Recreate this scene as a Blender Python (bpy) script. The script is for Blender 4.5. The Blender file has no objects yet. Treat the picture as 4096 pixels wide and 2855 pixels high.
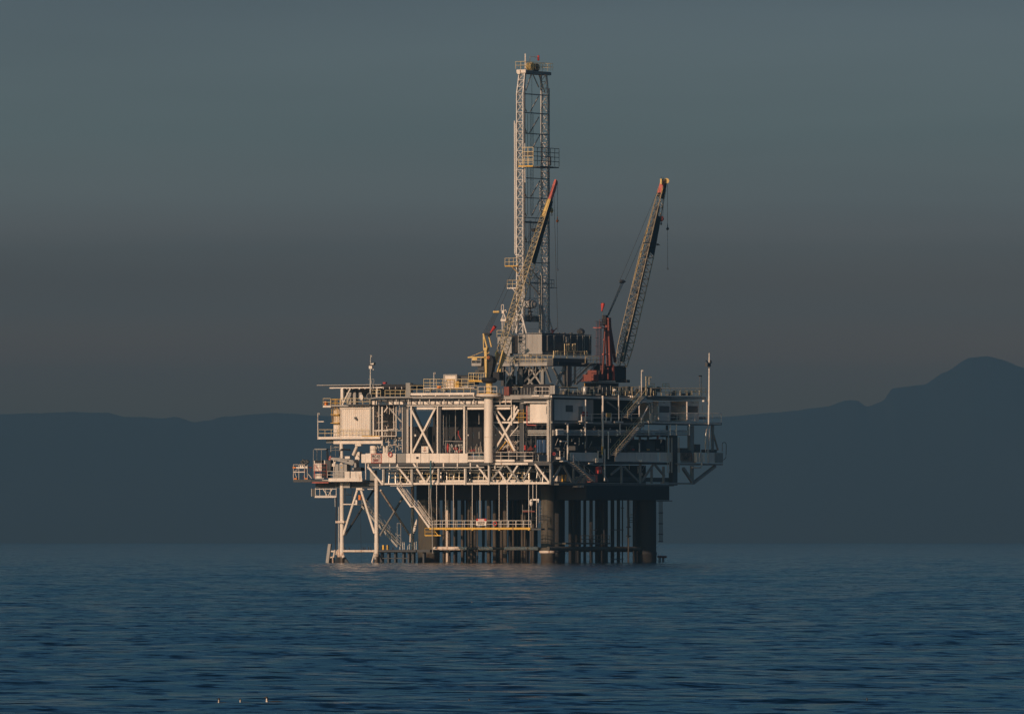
import bpy, bmesh, math, random
from mathutils import Vector, Matrix
import numpy as np
R_ = math.radians
WAVE = .8
RIP = 1.1
scene = bpy.context.scene
COL = scene.collection
random.seed(7)

# ---------------------------------------------------------------- camera
D0, F, CH = 1600.0, 41600.0, 3.4          # distance, focal length in photo pixels, eye height
cam_d = bpy.data.cameras.new('camera'); cam = bpy.data.objects.new('camera', cam_d); COL.objects.link(cam)
cam.location = (0, -D0, CH); cam.rotation_euler = (R_(90), 0, 0)
cam_d.sensor_width = 36; cam_d.lens = F/4096*36; cam_d.shift_y = (2163-1427.5)/4096
cam_d.clip_start = 5; cam_d.clip_end = 80000
scene.camera = cam

# ---------------------------------------------------------------- sky and sun
SUN_EL, SUN_AZ = 19.0, 31.0               # azimuth to the left of the line from platform to camera
SD = Vector((-math.sin(R_(SUN_AZ))*math.cos(R_(SUN_EL)), -math.cos(R_(SUN_AZ))*math.cos(R_(SUN_EL)), math.sin(R_(SUN_EL))))
w = bpy.data.worlds.new('World'); scene.world = w; w.use_nodes = True
nt = w.node_tree; nt.nodes.clear()
out = nt.nodes.new('ShaderNodeOutputWorld'); bg = nt.nodes.new('ShaderNodeBackground'); sky = nt.nodes.new('ShaderNodeTexSky')
sky.sky_type = 'NISHITA'; sky.sun_disc = False; sky.sun_elevation = R_(SUN_EL); sky.sun_rotation = math.atan2(SD.x, SD.y)
sky.dust_density = 2.0; sky.air_density = 1.0
tc = nt.nodes.new('ShaderNodeTexCoord'); sx = nt.nodes.new('ShaderNodeSeparateXYZ'); mr = nt.nodes.new('ShaderNodeMapRange')
ramp = nt.nodes.new('ShaderNodeValToRGB'); mul = nt.nodes.new('ShaderNodeMix'); mul.data_type = 'RGBA'; mul.blend_type = 'MULTIPLY'; mul.inputs[0].default_value = 1
nt.links.new(tc.outputs['Generated'], sx.inputs[0]); nt.links.new(sx.outputs['Z'], mr.inputs[0])
mr.inputs[1].default_value = 0; mr.inputs[2].default_value = 0.08
nt.links.new(mr.outputs[0], ramp.inputs[0])
# band of brown smog low on the sky, clearer teal air over it
SMOG = [(0.0, (1.875, 0.979, 0.031)), (0.167, (1.875, 0.979, 0.031)), (0.221, (1.798, 0.929, 0.362)), (0.274, (1.064, 0.761, 0.633)), (0.307, (0.845, 0.606, 0.528)), (0.35, (0.714, 0.622, 0.683)), (0.371, (0.78, 0.702, 0.83)), (0.409, (0.749, 0.777, 0.977)), (0.489, (0.592, 0.704, 0.903)), (0.65, (0.405, 0.467, 0.643)), (0.8, (0.17, 0.34, 0.48)), (1.0, (0.1, 0.24, 0.36))]
cr = ramp.color_ramp
while len(cr.elements) < len(SMOG): cr.elements.new(0.5)
for e, (p, c) in zip(cr.elements, SMOG): e.position = p; e.color = (*c, 1)
cr.interpolation = 'LINEAR'
nt.links.new(sky.outputs[0], mul.inputs[6]); nt.links.new(ramp.outputs[0], mul.inputs[7])
vm = nt.nodes.new('ShaderNodeMapping'); vm.inputs['Scale'].default_value = (9, 9, 90); sn = nt.nodes.new('ShaderNodeTexNoise'); sn.inputs['Scale'].default_value = 1; sn.inputs['Detail'].default_value = 4
nt.links.new(tc.outputs['Generated'], vm.inputs[0]); nt.links.new(vm.outputs[0], sn.inputs[0])
vr = nt.nodes.new('ShaderNodeMapRange'); vr.inputs[1].default_value = .3; vr.inputs[2].default_value = .7; vr.inputs[3].default_value = .90; vr.inputs[4].default_value = 1.10; nt.links.new(sn.outputs['Fac'], vr.inputs[0])
m3 = nt.nodes.new('ShaderNodeVectorMath'); m3.operation = 'SCALE'; nt.links.new(mul.outputs[2], m3.inputs[0]); nt.links.new(vr.outputs[0], m3.inputs['Scale'])
nt.links.new(m3.outputs[0], bg.inputs[0]); nt.links.new(bg.outputs[0], out.inputs[0])
bg.inputs[1].default_value = 0.1
sl = bpy.data.lights.new('sun', 'SUN'); so = bpy.data.objects.new('sun', sl); COL.objects.link(so)
sl.energy = 3.9; sl.angle = R_(.5); sl.color = (1, .68, .46)
so.rotation_euler = (-SD).to_track_quat('-Z', 'Y').to_euler()
vs = scene.view_settings
vs.view_transform = 'Standard'; vs.look = 'None'; vs.gamma = 1; vs.use_curve_mapping = False; vs.exposure = 0
scene.cycles.use_denoising = True; scene.cycles.max_bounces = 5; scene.cycles.diffuse_bounces = 3
scene.cycles.volume_bounces = 0; scene.cycles.use_light_tree = True

# ---------------------------------------------------------------- setting: sea, hills, haze
def mat_nodes(name):
    m = bpy.data.materials.new(name); m.use_nodes = True
    return m, m.node_tree, m.node_tree.nodes['Principled BSDF']

def structure(name, verts, faces, m, kind='structure', smooth=False):
    me = bpy.data.meshes.new(name); me.from_pydata(verts, [], faces); me.materials.append(m)
    if smooth: me.shade_smooth()
    o = bpy.data.objects.new(name, me); COL.objects.link(o); o['kind'] = kind
    return o

m_sea, t, b = mat_nodes('sea_water')
b.inputs['Base Color'].default_value = (.001, .008, .015, 1); b.inputs['Roughness'].default_value = .1; b.inputs['IOR'].default_value = 1.33
geo = t.nodes.new('ShaderNodeNewGeometry')
def noise(scale, detail, sc=(1, 1, 1), dist=0):
    mp = t.nodes.new('ShaderNodeMapping'); mp.inputs['Scale'].default_value = sc; t.links.new(geo.outputs['Position'], mp.inputs[0])
    n = t.nodes.new('ShaderNodeTexNoise'); n.inputs['Scale'].default_value = scale; n.inputs['Detail'].default_value = detail; n.inputs['Distortion'].default_value = dist
    t.links.new(mp.outputs[0], n.inputs[0]); return n.outputs['Fac']
nc_ = t.nodes.new('ShaderNodeTexNoise'); nc_.inputs['Scale'].default_value = 2.9; nc_.inputs['Detail'].default_value = 3
nm_ = t.nodes.new('ShaderNodeMapping'); nm_.inputs['Scale'].default_value = (.45, 1, 1); t.links.new(geo.outputs['Position'], nm_.inputs[0]); t.links.new(nm_.outputs[0], nc_.inputs[0])
def vmath(op, a_, b_):
    n = t.nodes.new('ShaderNodeVectorMath'); n.operation = op
    for i, q in enumerate((a_, b_)):
        if isinstance(q, tuple): n.inputs[i].default_value = q
        elif q is not None: t.links.new(q, n.inputs[i])
    return n.outputs[0]
rip = vmath('MULTIPLY', vmath('SUBTRACT', nc_.outputs['Color'], (.5, .5, .5)), (RIP, RIP*1.2, 0))
t.links.new(vmath('NORMALIZE', vmath('ADD', geo.outputs['Normal'], rip), None), b.inputs['Normal'])
# real swell and ripples between the camera and a few kilometres out, flat beyond
sd = np.geomspace(150, 5600, 1700); sxs = np.linspace(-1, 1, 361)
GS, GD = np.meshgrid(sxs, sd); GX = GS*(25+.065*GD); GY = GD-D0
wr = np.random.RandomState(5)
H = np.zeros_like(GX); PXs, PYs = GX.copy(), GY.copy()
for k in range(46):
    lam = 1.1*(1.105**k) if k < 30 else wr.uniform(1.5, 7)
    th = wr.normal(R_(97), R_(15)); kx, ky = math.cos(th)*2*math.pi/lam, math.sin(th)*2*math.pi/lam
    amp = .0075*lam**.75 if lam < 5 else .0075*5**.75*(5/lam)**.4
    grp = .6+.4*np.sin(GX*wr.uniform(.008, .05)+GY*wr.uniform(.004, .03)+wr.uniform(0, 6))
    H += amp*WAVE*grp*np.sin(kx*GX+ky*GY+wr.uniform(0, 6.3))
fade = np.clip((1-np.abs(GS))/.08, 0, 1)*np.clip((5600-GD)/1600, 0, 1)*np.clip((GD-150)/20, 0, 1)
H *= fade
nr, nc = H.shape
vv = np.stack([GX, GY, H], -1).reshape(-1, 3)
ii = (np.arange(nr-1)[:, None]*nc+np.arange(nc-1)[None]).ravel()
ff = np.stack([ii, ii+1, ii+nc+1, ii+nc], -1)
ex = [(-9000, -2600), (9000, -2600), (9000, 27000), (-9000, 27000)]; base = len(vv)
vv = np.vstack([vv, np.array([(x, y, 0) for x, y in ex])])
bot = list(range(nc)); top = [(nr-1)*nc+i for i in range(nc)]; lft = [i*nc for i in range(nr)]; rgt = [i*nc+nc-1 for i in range(nr)]
tris = []
def fan(c, line):
    for p, q in zip(line, line[1:]): tris.append((c, q, p))
def fan2(c, line):
    for p, q in zip(line, line[1:]): tris.append((c, p, q))
fan(base, bot); tris.append((base, base+1, bot[-1])); fan(base+1, rgt); tris.append((base+1, base+2, top[-1])); fan2(base+2, top); tris.append((base+2, base+3, top[0])); fan2(base+3, lft); tris.append((base+3, base, bot[0]))
me = bpy.data.meshes.new('sea_water'); nf = len(ff)+len(tris)
me.vertices.add(len(vv)); me.vertices.foreach_set('co', vv.astype(np.float32).ravel())
lp = np.concatenate([ff.ravel(), np.array(tris).ravel()]); me.loops.add(len(lp)); me.loops.foreach_set('vertex_index', lp.astype(np.int32))
st = np.concatenate([np.arange(len(ff))*4, len(ff)*4+np.arange(len(tris))*3])
me.polygons.add(nf); me.polygons.foreach_set('loop_start', st.astype(np.int32))
me.update(calc_edges=True); me.validate(); me.shade_smooth(); me.materials.append(m_sea)
sea = bpy.data.objects.new('sea_water', me); COL.objects.link(sea); sea['kind'] = 'structure'

SKYLINE = [(-6000,1640),(-3500,1600),(-2000,1650),(-900,1620),(0,1650),(150,1645),(300,1637),(430,1642),(500,1662),(560,1660),(650,1665),(700,1660),(780,1682),(830,1672),(900,1655),(1100,1645),
  (1300,1655),(1700,1640),(2200,1650),(2600,1668),(2890,1660),(3100,1640),(3300,1622),(3400,1592),(3430,1593),(3465,1617),(3530,1595),(3570,1545),(3690,1530),(3780,1480),(3880,1425),(3950,1418),(4000,1428),(4096,1462),(4300,1530),(4700,1600),(5500,1560),(7000,1620),(9000,1650)]
def skyline(px):
    for (a, ya), (c, yc) in zip(SKYLINE, SKYLINE[1:]):
        if a <= px <= c:
            k = (px-a)/(c-a); k = k*k*(3-2*k)*.5+k*.5
            return ya+(yc-ya)*k
    return 1625+45*math.sin(px*.0011)+22*math.sin(px*.0031+1)
m_hill, t2, hb = mat_nodes('hill_scrub'); hb.inputs['Roughness'].default_value = 1
hn = t2.nodes.new('ShaderNodeTexNoise'); hn.inputs['Scale'].default_value = .004; hn.inputs['Detail'].default_value = 5
hg = t2.nodes.new('ShaderNodeNewGeometry'); t2.links.new(hg.outputs['Position'], hn.inputs[0])
hr = t2.nodes.new('ShaderNodeValToRGB'); hr.color_ramp.elements[0].color = (.012, .018, .018, 1); hr.color_ramp.elements[1].color = (.03, .03, .025, 1)
t2.links.new(hn.outputs['Fac'], hr.inputs[0]); t2.links.new(hr.outputs[0], hb.inputs['Base Color'])
HD = 18000.0
hv, hf = [], []
hr_ = random.Random(3)
def smooth_sky(p_, w_): return sum(skyline(p_+w_*k) for k in range(-4, 5))/9
oct_ = [(hr_.uniform(0, 6), hr_.uniform(.8, 1.25)) for _ in range(8)]
def crag(i, j): return sum(math.sin(i*.09*1.7**k*oct_[k][1]+oct_[k][0]+j*(1.3+k*.7))/1.5**k for k in range(7))
NX, rows = 4400, [(-900, 0), (-650, .25), (-420, .5), (-180, .82), (0, 1), (400, .85), (1200, .4), (2200, -.02)]
for j, (dy, k) in enumerate(rows):
    for i in range(NX+1):
        px = -18000 + 36000*i/NX
        h = (2163-(skyline(px)-crag(i, 0)*1.6 if k == 1 else smooth_sky(px, 220)))/F*HD
        ns = crag(i*.25, j)*1.5*(0 if k == 1 else 1)
        x = (px-2048)/F*HD
        hv.append((x, HD-D0+dy+ns*12, max(-1, h*k+(0 if k == 1 else ns*.9*abs(k)))+(ns*.15)))
for j in range(len(rows)-1):
    for i in range(NX):
        a = j*(NX+1)+i; hf.append((a, a+1, a+NX+2, a+NX+1))
structure('hills', hv, hf, m_hill, smooth=True)

m_haze = bpy.data.materials.new('haze_air'); m_haze.use_nodes = True; t3 = m_haze.node_tree; t3.nodes.clear()
ho = t3.nodes.new('ShaderNodeOutputMaterial'); pv = t3.nodes.new('ShaderNodeVolumePrincipled'); t3.links.new(pv.outputs[0], ho.inputs['Volume'])
pv.inputs['Color'].default_value = (.51, .88, .98, 1); pv.inputs['Density'].default_value = 1.0e-4; pv.inputs['Anisotropy'].default_value = .6
X, Y0, Y1, Z0, Z1 = 9500, -3000, 27500, -2, 480
structure('haze', [(-X, Y0, Z0), (X, Y0, Z0), (X, Y1, Z0), (-X, Y1, Z0), (-X, Y0, Z1), (X, Y0, Z1), (X, Y1, Z1), (-X, Y1, Z1)],
          [(0, 3, 2, 1), (4, 5, 6, 7), (0, 1, 5, 4), (1, 2, 6, 5), (2, 3, 7, 6), (3, 0, 4, 7)], m_haze, kind='stuff')

# ================================================================ helpers
ANG = R_(30); CA, SA = math.cos(ANG), math.sin(ANG)
CX = (2205-2048)/F*D0                                   # near corner of the platform
FR = Matrix.Translation((CX, 0, 0)) @ Matrix.Rotation(-ANG, 4, 'Z')   # platform frame: x along the sunlit face, y along the shaded face
def L(p, y=0.0):                                        # photo measurement -> point on the plane y
    k = (p[0]-2048)/F
    x = (k*D0+k*y*CA-CX-y*SA)/(CA+k*SA)
    d = D0-x*SA+y*CA
    return Vector((x, y, CH+(2163-p[1])/F*d))
def Q(p, x=0.0):                                        # photo measurement -> point on the plane x
    k = (p[0]-2048)/F
    y = (k*D0-k*x*SA-CX-x*CA)/(SA-k*CA)
    d = D0-x*SA+y*CA
    return Vector((x, y, CH+(2163-p[1])/F*d))
def reg(x0, y0, s): return lambda x, y: (x0+x/s, y0+y/s)
r1 = reg(1150, 1400, 3.81); r2 = reg(1650, 1400, 3.81); r3 = reg(2150, 1400, 2.8575)
r4 = reg(1150, 1780, 3.3333); r5 = reg(1650, 1780, 3.3333); r6 = reg(2150, 1780, 2.87)
d1 = reg(1980, 200, 3.2); d2 = reg(1900, 680, 3.2); d3 = reg(1850, 1100, 3.2)
c1 = reg(2350, 680, 3.2); c2 = reg(2300, 1150, 3.555); w3 = reg(1150, 1820, 6.56)
def px(a, b): return (a, b)

# ---------------------------------------------------------------- materials
def paint(name, col, rough=.55, vary=.18, rust=0.0, tide=False, rustcol=(.16, .07, .03), scale=1.2, streak=True, metal=0):
    m, t, b = mat_nodes(name)
    b.inputs['Roughness'].default_value = rough; b.inputs['Metallic'].default_value = metal
    g = t.nodes.new('ShaderNodeNewGeometry'); mp = t.nodes.new('ShaderNodeMapping'); mp.inputs['Scale'].default_value = (1, 1, .18 if streak else 1)
    t.links.new(g.outputs['Position'], mp.inputs[0])
    n = t.nodes.new('ShaderNodeTexNoise'); n.inputs['Scale'].default_value = scale; n.inputs['Detail'].default_value = 5; t.links.new(mp.outputs[0], n.inputs[0])
    r = t.nodes.new('ShaderNodeValToRGB'); r.color_ramp.elements[0].position = .3; r.color_ramp.elements[1].position = .7
    r.color_ramp.elements[0].color = (*[c*(1-vary) for c in col], 1); r.color_ramp.elements[1].color = (*[min(1, c*(1+vary*.4)) for c in col], 1)
    t.links.new(n.outputs['Fac'], r.inputs[0]); outc = r.outputs[0]
    if rust > 0:
        n2 = t.nodes.new('ShaderNodeTexNoise'); n2.inputs['Scale'].default_value = scale*1.7; n2.inputs['Detail'].default_value = 7; n2.inputs['Roughness'].default_value = .65; t.links.new(mp.outputs[0], n2.inputs[0])
        r2_ = t.nodes.new('ShaderNodeValToRGB'); r2_.color_ramp.elements[0].position = .72-rust*.35; r2_.color_ramp.elements[1].position = .80-rust*.3
        r2_.color_ramp.elements[0].color = (0, 0, 0, 1); r2_.color_ramp.elements[1].color = (1, 1, 1, 1)
        t.links.new(n2.outputs['Fac'], r2_.inputs[0])
        mx = t.nodes.new('ShaderNodeMix'); mx.data_type = 'RGBA'; t.links.new(r2_.outputs[0], mx.inputs[0]); t.links.new(outc, mx.inputs[6]); mx.inputs[7].default_value = (*rustcol, 1)
        outc = mx.outputs[2]
    if tide:                                            # ragged splash-zone growth band near the waterline
        sz = t.nodes.new('ShaderNodeSeparateXYZ'); t.links.new(g.outputs['Position'], sz.inputs[0])
        n3 = t.nodes.new('ShaderNodeTexNoise'); n3.inputs['Scale'].default_value = 1.6; n3.inputs['Detail'].default_value = 6; t.links.new(g.outputs['Position'], n3.inputs[0])
        ad = t.nodes.new('ShaderNodeMath'); ad.operation = 'MULTIPLY_ADD'; t.links.new(n3.outputs['Fac'], ad.inputs[0]); ad.inputs[1].default_value = -3.2; t.links.new(sz.outputs['Z'], ad.inputs[2])
        r3_ = t.nodes.new('ShaderNodeMapRange'); r3_.inputs[1].default_value = -.9; r3_.inputs[2].default_value = -.2; r3_.inputs[3].default_value = 1; r3_.inputs[4].default_value = 0; t.links.new(ad.outputs[0], r3_.inputs[0])
        m4 = t.nodes.new('ShaderNodeMix'); m4.data_type = 'RGBA'; t.links.new(r3_.outputs[0], m4.inputs[0]); t.links.new(outc, m4.inputs[6]); m4.inputs[7].default_value = (.05, .035, .022, 1)
        outc = m4.outputs[2]
    t.links.new(outc, b.inputs['Base Color'])
    return m
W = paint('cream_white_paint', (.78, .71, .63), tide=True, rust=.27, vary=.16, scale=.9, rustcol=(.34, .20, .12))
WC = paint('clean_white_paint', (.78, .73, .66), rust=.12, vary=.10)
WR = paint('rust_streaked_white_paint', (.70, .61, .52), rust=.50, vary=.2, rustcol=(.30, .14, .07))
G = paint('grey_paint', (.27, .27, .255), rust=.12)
LG = paint('light_grey_paint', (.35, .34, .32), rust=.15)
MAST = paint('galvanized_mast_steel', (.62, .60, .57), rough=.45, rust=.1)
DG = paint('dark_grey_steel', (.055, .06, .065), rust=.2, rustcol=(.05, .03, .02))
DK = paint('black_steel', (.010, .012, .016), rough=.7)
YE = paint('yellow_safety_paint', (.70, .42, .06), rust=.4, rustcol=(.25, .11, .04))
TAN = paint('tan_boom_paint', (.50, .41, .24), rust=.3)
CRY = paint('yellow_crane_paint', (.66, .47, .17), rust=.25)
RAILM = paint('pale_yellow_rail_paint', (.72, .60, .36), rust=.2)
RD = paint('red_paint', (.50, .035, .025), vary=.25)
PK = paint('faded_red_paint', (.52, .14, .11), vary=.2)
OR = paint('rust_red_crane_paint', (.19, .045, .03), rust=.2, vary=.3)
ORG = paint('orange_paint', (.75, .24, .04), vary=.2)
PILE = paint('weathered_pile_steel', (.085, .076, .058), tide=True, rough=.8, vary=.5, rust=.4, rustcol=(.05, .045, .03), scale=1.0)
PILE_SHADE = paint('shade_darkened_pile_steel', (.016, .016, .016), rough=.8, vary=.4)  # darker copy of the pile steel, under-deck shade put into its colour
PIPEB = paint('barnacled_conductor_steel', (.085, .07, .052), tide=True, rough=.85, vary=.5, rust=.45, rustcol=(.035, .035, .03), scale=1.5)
ST = paint('bare_pipe_steel', (.55, .54, .50), rough=.35, metal=.3)
BL = paint('blue_tarpaulin', (.06, .13, .26), vary=.35, rough=.8)
GL = paint('dark_window_glass', (.02, .03, .04), rough=.35, vary=.1)
CB = paint('black_wire_rope', (.02, .02, .02), rough=.8)
TEAL = paint('teal_hose_rubber', (.02, .10, .13))
GRT = paint('grating_deck_steel', (.10, .10, .095), vary=.3)
BLK = paint('black_lettering_paint', (.03, .02, .02)); MRN = paint('dark_red_lettering_paint', (.16, .02, .02))
SGN = paint('pale_sign_panel', (.50, .44, .40), vary=.12)

# ---------------------------------------------------------------- mesh builder
class MB:
    def __init__(s): s.v = []; s.f = []; s.marks = []
    def add(s, vs_, fs): n = len(s.v); s.marks.append((n, len(s.f))); s.v += [tuple(q) for q in vs_]; s.f += [tuple(i+n for i in f) for f in fs]; return s
    def box(s, x0, x1, y0, y1, z0, z1):
        if x0 > x1: x0, x1 = x1, x0
        if y0 > y1: y0, y1 = y1, y0
        if z0 > z1: z0, z1 = z1, z0
        return s.add([(x0,y0,z0),(x1,y0,z0),(x1,y1,z0),(x0,y1,z0),(x0,y0,z1),(x1,y0,z1),(x1,y1,z1),(x0,y1,z1)], [(0,3,2,1),(4,5,6,7),(0,1,5,4),(1,2,6,5),(2,3,7,6),(3,0,4,7)])
    def beam(s, p, q, w, h=None, up=(0, 0, 1)):
        h = h or w; p, q = Vector(p), Vector(q); d = (q-p).normalized(); u = Vector(up)
        if abs(d.dot(u)) > .98: u = Vector((0, 1, 0))
        a = d.cross(u).normalized()*w/2; b = a.cross(d).normalized()*h/2
        vs_ = [p-a-b, p+a-b, p+a+b, p-a+b, q-a-b, q+a-b, q+a+b, q-a+b]
        return s.add(vs_, [(0,1,2,3)[::-1],(4,5,6,7),(0,1,5,4),(1,2,6,5),(2,3,7,6),(3,0,4,7)])
    def tube(s, p, q, r, n=6, r2=None):
        return s.sweep([p, q], [r, r if r2 is None else r2], n)
    def path(s, pts, r, n=6): return s.sweep(pts, [r]*len(pts), n)
    def sweep(s, pts, rs, n=6):
        pts = [Vector(p) for p in pts]; vs_ = []; fs = []
        for i, p in enumerate(pts):
            d = (pts[min(i+1, len(pts)-1)]-pts[max(i-1, 0)]).normalized(); u = Vector((0, 0, 1)) if abs(d.z) < .9 else Vector((0, 1, 0))
            a = d.cross(u).normalized(); b = a.cross(d)
            for j in range(n):
                t_ = 2*math.pi*j/n; vs_.append(p+(a*math.cos(t_)+b*math.sin(t_))*rs[i])
        for i in range(len(pts)-1):
            for j in range(n): fs.append((i*n+j, (i+1)*n+j, (i+1)*n+(j+1) % n, i*n+(j+1) % n))
        fs.append(tuple(range(n))); fs.append(tuple(range((len(pts)-1)*n, len(pts)*n))[::-1])
        return s.add(vs_, fs)
    def lathe(s, c, prof, n=24):
        c = Vector(c); return s.sweep_z([(c.x, c.y, c.z+z, r) for z, r in prof], n)
    def sweep_z(s, pr, n):
        vs_ = []; fs = []
        for x, y, z, r in pr:
            for j in range(n): t_ = 2*math.pi*j/n; vs_.append((x+r*math.cos(t_), y+r*math.sin(t_), z))
        for i in range(len(pr)-1):
            for j in range(n): fs.append((i*n+j, i*n+(j+1) % n, (i+1)*n+(j+1) % n, (i+1)*n+j))
        fs.append(tuple(range(n))[::-1]); fs.append(tuple(range((len(pr)-1)*n, len(pr)*n)))
        return s.add(vs_, fs)
    def torus(s, c, R, r, ax='y', n=18, m=6):
        vs_ = []; fs = []
        for i in range(n):
            a = 2*math.pi*i/n
            for j in range(m):
                b = 2*math.pi*j/m; q = (R+r*math.cos(b)); e = (q*math.cos(a), r*math.sin(b), q*math.sin(a))
                if ax == 'x': e = (e[1], e[0], e[2])
                if ax == 'z': e = (e[0], e[2], e[1])
                vs_.append((c[0]+e[0], c[1]+e[1], c[2]+e[2]))
        for i in range(n):
            for j in range(m): fs.append((i*m+j, ((i+1) % n)*m+j, ((i+1) % n)*m+(j+1) % m, i*m+(j+1) % m))
        return s.add(vs_, fs)
    def poly(s, pts, off):                              # polygon extruded by the vector off
        n = len(pts); off = Vector(off); vs_ = [Vector(p) for p in pts]+[Vector(p)+off for p in pts]
        return s.add(vs_, [tuple(range(n)), tuple(range(n, 2*n))[::-1]]+[(i, (i+1) % n, n+(i+1) % n, n+i) for i in range(n)])
    def lb(s, a, b, y0, y1):                            # box whose face on plane y0 is measured corner to corner
        p, q = L(a, y0), L(b, y0); return s.box(p.x, q.x, y0, y1, p.z, q.z)
    def qb(s, a, b, x1, x0):
        p, q = Q(a, x1), Q(b, x1); return s.box(x0, x1, p.y, q.y, p.z, q.z)
    def rail(s, pts, h=1.07, sp=1.35, r=.042, mids=2, kick=False):
        pts = [Vector(p) for p in pts]
        for a, b in zip(pts, pts[1:]):
            n = max(1, round((b-a).length/sp))
            for i in range(n+1): p = a.lerp(b, i/n); s.tube(p, p+Vector((0, 0, h)), r, 4)
            for m_ in range(mids): z = h*(1-m_/mids if m_ else 1); s.tube(a+Vector((0, 0, z)), b+Vector((0, 0, z)), r, 4)
            if kick: s.beam(a+Vector((0, 0, .08)), b+Vector((0, 0, .08)), .02, .16)
        return s
    def lattice(s, A, B, n, rc, rb, faces=(0, 1, 2, 3), pat='z'):
        # box truss between two quads A and B (4 corner points each)
        A = [Vector(p) for p in A]; B = [Vector(p) for p in B]
        for p, q in zip(A, B): s.tube(p, q, rc, 5)
        for i in range(n):
            t0, t1 = i/n, (i+1)/n
            for k in faces:
                a0, b0 = A[k].lerp(B[k], t0), A[(k+1) % 4].lerp(B[(k+1) % 4], t0); a1, b1 = A[k].lerp(B[k], t1), A[(k+1) % 4].lerp(B[(k+1) % 4], t1)
                s.tube(a0, b0, rb, 4)
                if pat == 'z' or i % 2 == 0: s.tube(a0, b1, rb, 4)
                else: s.tube(b0, a1, rb, 4)
                if i == n-1: s.tube(a1, b1, rb, 4)
        return s
    def ladder(s, p, q, w=(.45, 0, 0), r=.03, step=.32):
        p, q, w_ = Vector(p), Vector(q), Vector(w)
        s.tube(p, q, r, 4); s.tube(p+w_, q+w_, r, 4); n = max(1, int((q-p).length/step))
        for i in range(n): a = p.lerp(q, (i+.5)/n); s.tube(a, a+w_, r*.8, 4)
        return s
    def pieces(s):                                     # one builder per primitive that was added
        out_ = []; n = len(s.marks)
        for i, (v0, f0) in enumerate(s.marks):
            v1, f1 = s.marks[i+1] if i+1 < n else (len(s.v), len(s.f)); e = MB(); e.v = s.v[v0:v1]; e.f = [tuple(k-v0 for k in f) for f in s.f[f0:f1]]; out_.append(e)
        return out_
    def build(s, name, m, par, label=None):
        root = par
        while root.parent: root = root.parent
        b = Vector(root['_b']) if '_b' in root else Vector((0, 0, 0))
        me = bpy.data.meshes.new(name); me.from_pydata([tuple(Vector(v)-b) for v in s.v], [], s.f); me.materials.append(m); me.update()
        bm = bmesh.new(); bm.from_mesh(me); bmesh.ops.recalc_face_normals(bm, faces=bm.faces)
        for e in bm.edges: e.smooth = len(e.link_faces) == 2 and e.calc_face_angle(0) < .9
        for f_ in bm.faces: f_.smooth = True
        bm.to_mesh(me); bm.free()
        o = bpy.data.objects.new(name, me); COL.objects.link(o); o.parent = par
        if label: o['label'] = label
        return o
    def solo(s, name, m, label, cat, group=None):
        xs = [v[0] for v in s.v]; ys = [v[1] for v in s.v]; zs = [v[2] for v in s.v]
        b = Vector(((min(xs)+max(xs))/2, (min(ys)+max(ys))/2, min(zs)))
        o = MB(); o.v = [tuple(Vector(v)-b) for v in s.v]; o.f = s.f
        dummy = bpy.data.objects.new('x', None); dummy['_b'] = (0, 0, 0)
        ob = o.build(name, m, dummy); ob.parent = None; bpy.data.objects.remove(dummy)
        ob.matrix_world = FR @ Matrix.Translation(b); ob['label'] = label; ob['category'] = cat
        if group: ob['group'] = group
        return ob
ROOTS = []
def thing(name, label, cat, base, group=None):
    o = bpy.data.objects.new(name, None); COL.objects.link(o); base = Vector(base)
    o['_b'] = tuple(base); o.matrix_world = FR @ Matrix.Translation(base); o['label'] = label; o['category'] = cat
    if group: o['group'] = group
    ROOTS.append(o); return o
def kids(o): return [c for c in COL.objects if c.parent == o]
def dup(root, to, label=None, group=None, rz=0, s=1):
    r = root.copy(); COL.objects.link(r); r.matrix_world = FR @ Matrix.Translation(Vector(to)) @ Matrix.Rotation(rz, 4, 'Z') @ Matrix.Scale(s, 4)
    if label: r['label'] = label
    if group: r['group'] = group
    for ch in kids(root):
        c = ch.copy(); COL.objects.link(c); c.parent = r
        for g in kids(ch): e = g.copy(); COL.objects.link(e); e.parent = c
    return r
def text(body, size, at, par, m, name='lettering', face='y', sx_=1.0, bold=.012):
    cu = bpy.data.curves.new('t', 'FONT'); cu.body = body; cu.size = size; cu.align_x = 'CENTER'; cu.align_y = 'CENTER'; cu.extrude = .006; cu.offset = bold; cu.space_character = 1.05
    to = bpy.data.objects.new('t', cu); COL.objects.link(to); bpy.context.view_layer.update()
    me = bpy.data.meshes.new_from_object(to.evaluated_get(bpy.context.evaluated_depsgraph_get())); bpy.data.objects.remove(to)
    M = Matrix.Rotation(R_(90), 4, 'X') @ Matrix.Diagonal((sx_, 1, 1, 1))
    if face == 'x': M = Matrix.Rotation(R_(90), 4, 'Z') @ M
    root = par
    while root.parent: root = root.parent
    me.transform(Matrix.Translation(Vector(at)-Vector(root['_b'])) @ M); me.name = name; me.materials.clear(); me.materials.append(m)
    o = bpy.data.objects.new(name, me); COL.objects.link(o); o.parent = par; return o
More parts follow.
